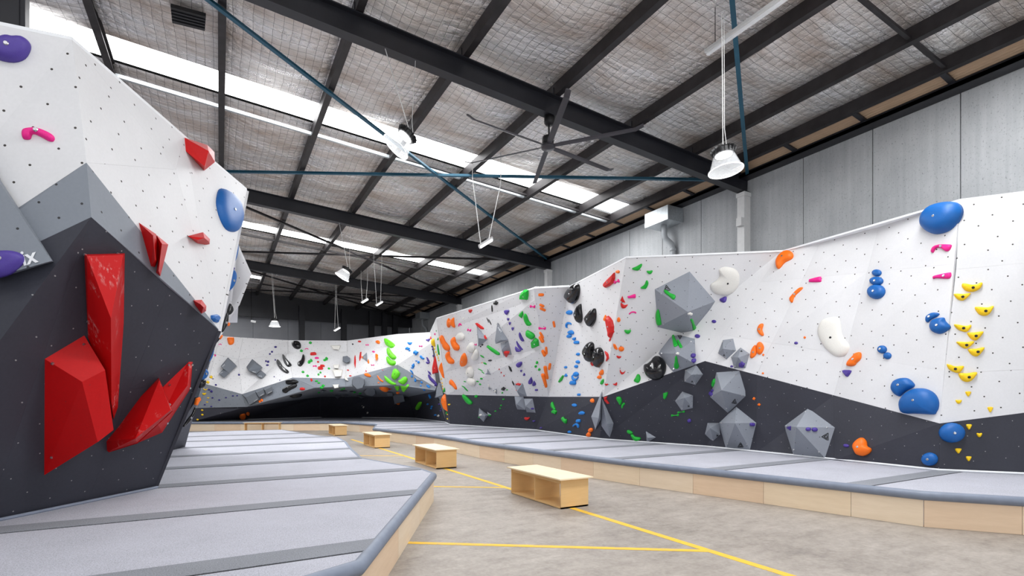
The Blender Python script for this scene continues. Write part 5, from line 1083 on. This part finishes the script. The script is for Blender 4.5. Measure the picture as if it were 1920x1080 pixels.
sideB('sky', [(5, 925), (20, 918), (20, 935), (6, 947)], 9.4, 'small light blue hold low behind the charcoal edge')
sideB('black', [(115, 825), (122, 850), (105, 905), (60, 965), (15, 992), (50, 930), (90, 880)], 9.6, 'long glossy black crescent hold low behind the charcoal edge')
side('navy', [(372, 254), (375, 268), (364, 276), (362, 265)], 8.5, 'small dark hold between the two blue domes at wall edge')
make_hold('sky', 'oval', [px_('L3', p) for p in [(915, 445), (928, 440), (925, 455), (910, 462)]], 'tiny light blue hold at the foot of the near charcoal wall', 6.6)
# ---- labels that single each hold out
LM = [(1285, 570, 'the huge grey pentagon'), (1268, 668, 'the second grey pentagon'), (1226, 688, 'the big glossy black shell'), (1360, 545, 'the upper huge white hold'), (1562, 630, 'the comma-shaped white hold'), (1760, 407, 'the very large blue dome'), (1718, 752, 'the flat-based blue dome'), (1787, 811, 'the large blue oval'), (1741, 861, 'the blue oval by the mat'),
      (1469, 486, 'the big orange bean'), (1613, 838, 'the orange popcorn hold'), (1517, 813, 'the three-hold pentagon'), (1380, 803, 'the mat-level large pentagon'), (1368, 735, 'the boundary-straddling pentagon'), (1300, 700, 'the pentagon under two others'), (1284, 752, 'the lone charcoal pentagon'), (1420, 655, 'the orange shell pair'), (1388, 672, 'the lower small pentagon'),
      (1143, 524, 'the red leaf-shaped hold'), (1143, 613, 'the tall red flame'), (1073, 550, 'the highest black hold'), (1091, 660, 'the lower black pair'), (1098, 588, 'the middle black pair'), (1130, 785, 'the tall grey diamonds'), (1220, 820, 'the small mat-edge pyramid'), (939, 637, 'the tall grey spike'), (903, 632, 'the left grey triangle'), (982, 555, 'the top green block'), (1002, 643, 'the green block pair'), (985, 755, 'the three stacked pyramids'),
      (845, 602, 'the orange claw hold'), (869, 675, 'the upright orange egg'), (882, 700, 'the lowest white pair'), (914, 690, 'the tiny grey spike'), (904, 775, 'the white-button charcoal pyramid'), (875, 748, 'the long green charcoal hold'), (836, 755, 'the lower orange spike'), (830, 695, 'the upper orange spike'), (1025, 700, 'the stepped orange bars'), (1075, 712, 'the light blue chain'),
      (1700, 592, 'the pointed blue shell'), (1819, 705, 'the ninth yellow scoop'), (1640, 550, 'the blue ball stack'), (1766, 466, 'the pink arch'),
      (425, 689, 'the far left block pair'), (485, 685, 'the pale pointed block'), (490, 738, 'the three stepped wedges'), (555, 645, 'the round black far hold'), (530, 680, 'the three black bananas'), (546, 720, 'the black pair on grey'), (622, 625, 'the highest white block'), (633, 700, 'the widest white block'), (648, 674, 'the dark grey cube'), (675, 678, 'the thin red slivers'), (686, 669, 'the small lettered triangle'), (732, 645, 'the topmost lime hold'), (730, 672, 'the third lime scoop'), (742, 702, 'the lime leaf hold'), (672, 718, 'the upper octagonal block'), (693, 734, 'the lower octagonal block'), (745, 750, 'the hanging dark box'), (720, 728, 'the large far orange oval'),
      (785, 761, 'the lone lime hold'), (816, 683, 'the large corner red hold'), (810, 712, 'the long purple corner hold'), (818, 642, 'the yellow corner hold'), (455, 780, 'the low orange pair'), (432, 639, 'the orange far-left block hold'), (395, 720, 'the far left grey boundary')]
def away(cx, cy, lm):
    dx, dy = cx - lm[0], cy - lm[1]; a = math.degrees(math.atan2(-dy, dx)) % 360; dist = math.hypot(dx, dy)
    w8 = ['right of', 'up and right of', 'above', 'up and left of', 'left of', 'down and left of', 'below', 'down and right of'][int((a + 22.5) // 45) % 8]
    if dist < 6: return 'on'
    return w8
pend = [h for h in HOLDS if not h[6]]
cand = {}
for h in pend:
    o, c, s, cx, cy, A, _ = h; ls = sorted(LM, key=lambda l: math.hypot(cx - l[0], cy - l[1]))[:4]
    size = 'tiny ' if A < 22 else 'small ' if A < 110 else ''
    cand[id(h)] = [f"{size}{CWORD.get(c, c)} {WORD[s]} hold {away(cx, cy, l)} {l[2]}" for l in ls]
used = {h[6] for h in HOLDS if h[6]}
pick = {}
for rnk in range(4):
    cnt = {}
    for h in pend:
        if id(h) in pick: continue
        cnt.setdefault(cand[id(h)][rnk], []).append(h)
    for k, v in cnt.items():
        if len(v) == 1 and k not in used: pick[id(v[0])] = k; used.add(k)
rest = {}
for h in pend:
    if id(h) not in pick: rest.setdefault(cand[id(h)][0], []).append(h)
ORD = ['topmost', 'second highest', 'third highest', 'fourth highest', 'fifth highest', 'sixth highest']
for k, v in rest.items():
    v.sort(key=lambda h: h[4]); n = len(v)
    if k in used: k = 'another ' + k
    for i, h in enumerate(v):
        pick[id(h)] = k if n == 1 else f"{'upper' if i == 0 else 'lower'} {k}" if n == 2 else f"{'lowest' if i == n - 1 else ORD[i]} {k}"
for h in HOLDS:
    o, c, s, cx, cy, A, lb = h
    o['label'] = lb or pick[id(h)]
    o['group'] = f"{CWORD.get(c, c)} climbing holds"

# the smallest pebbles, a pixel or two across in the photograph, are kept together
HOLDS.sort(key=lambda h: -h[5])
small = HOLDS[290:]; vs, fs, mi, mats = [], [], [], []
for h in small:
    o = h[0]; b = len(vs); mt = o.data.materials[0]
    if mt not in mats: mats.append(mt)
    vs += [tuple(v.co + o.location) for v in o.data.vertices]
    for p in o.data.polygons: fs.append(tuple(i + b for i in p.vertices)); mi.append(mats.index(mt))
    for ch in list(o.children): bpy.data.objects.remove(ch)
    bpy.data.objects.remove(o)
me = bpy.data.meshes.new('small_climbing_holds'); me.from_pydata(vs, [], fs)
for mt in mats: me.materials.append(mt)
me.polygons.foreach_set('material_index', mi); me.polygons.foreach_set('use_smooth', [True] * len(fs)); me.update()
o = bpy.data.objects.new('small_climbing_holds', me); COL.objects.link(o)
tag(o, 'scattered tiny coloured footholds across the far and right climbing walls', 'climbing holds', kind='stuff')
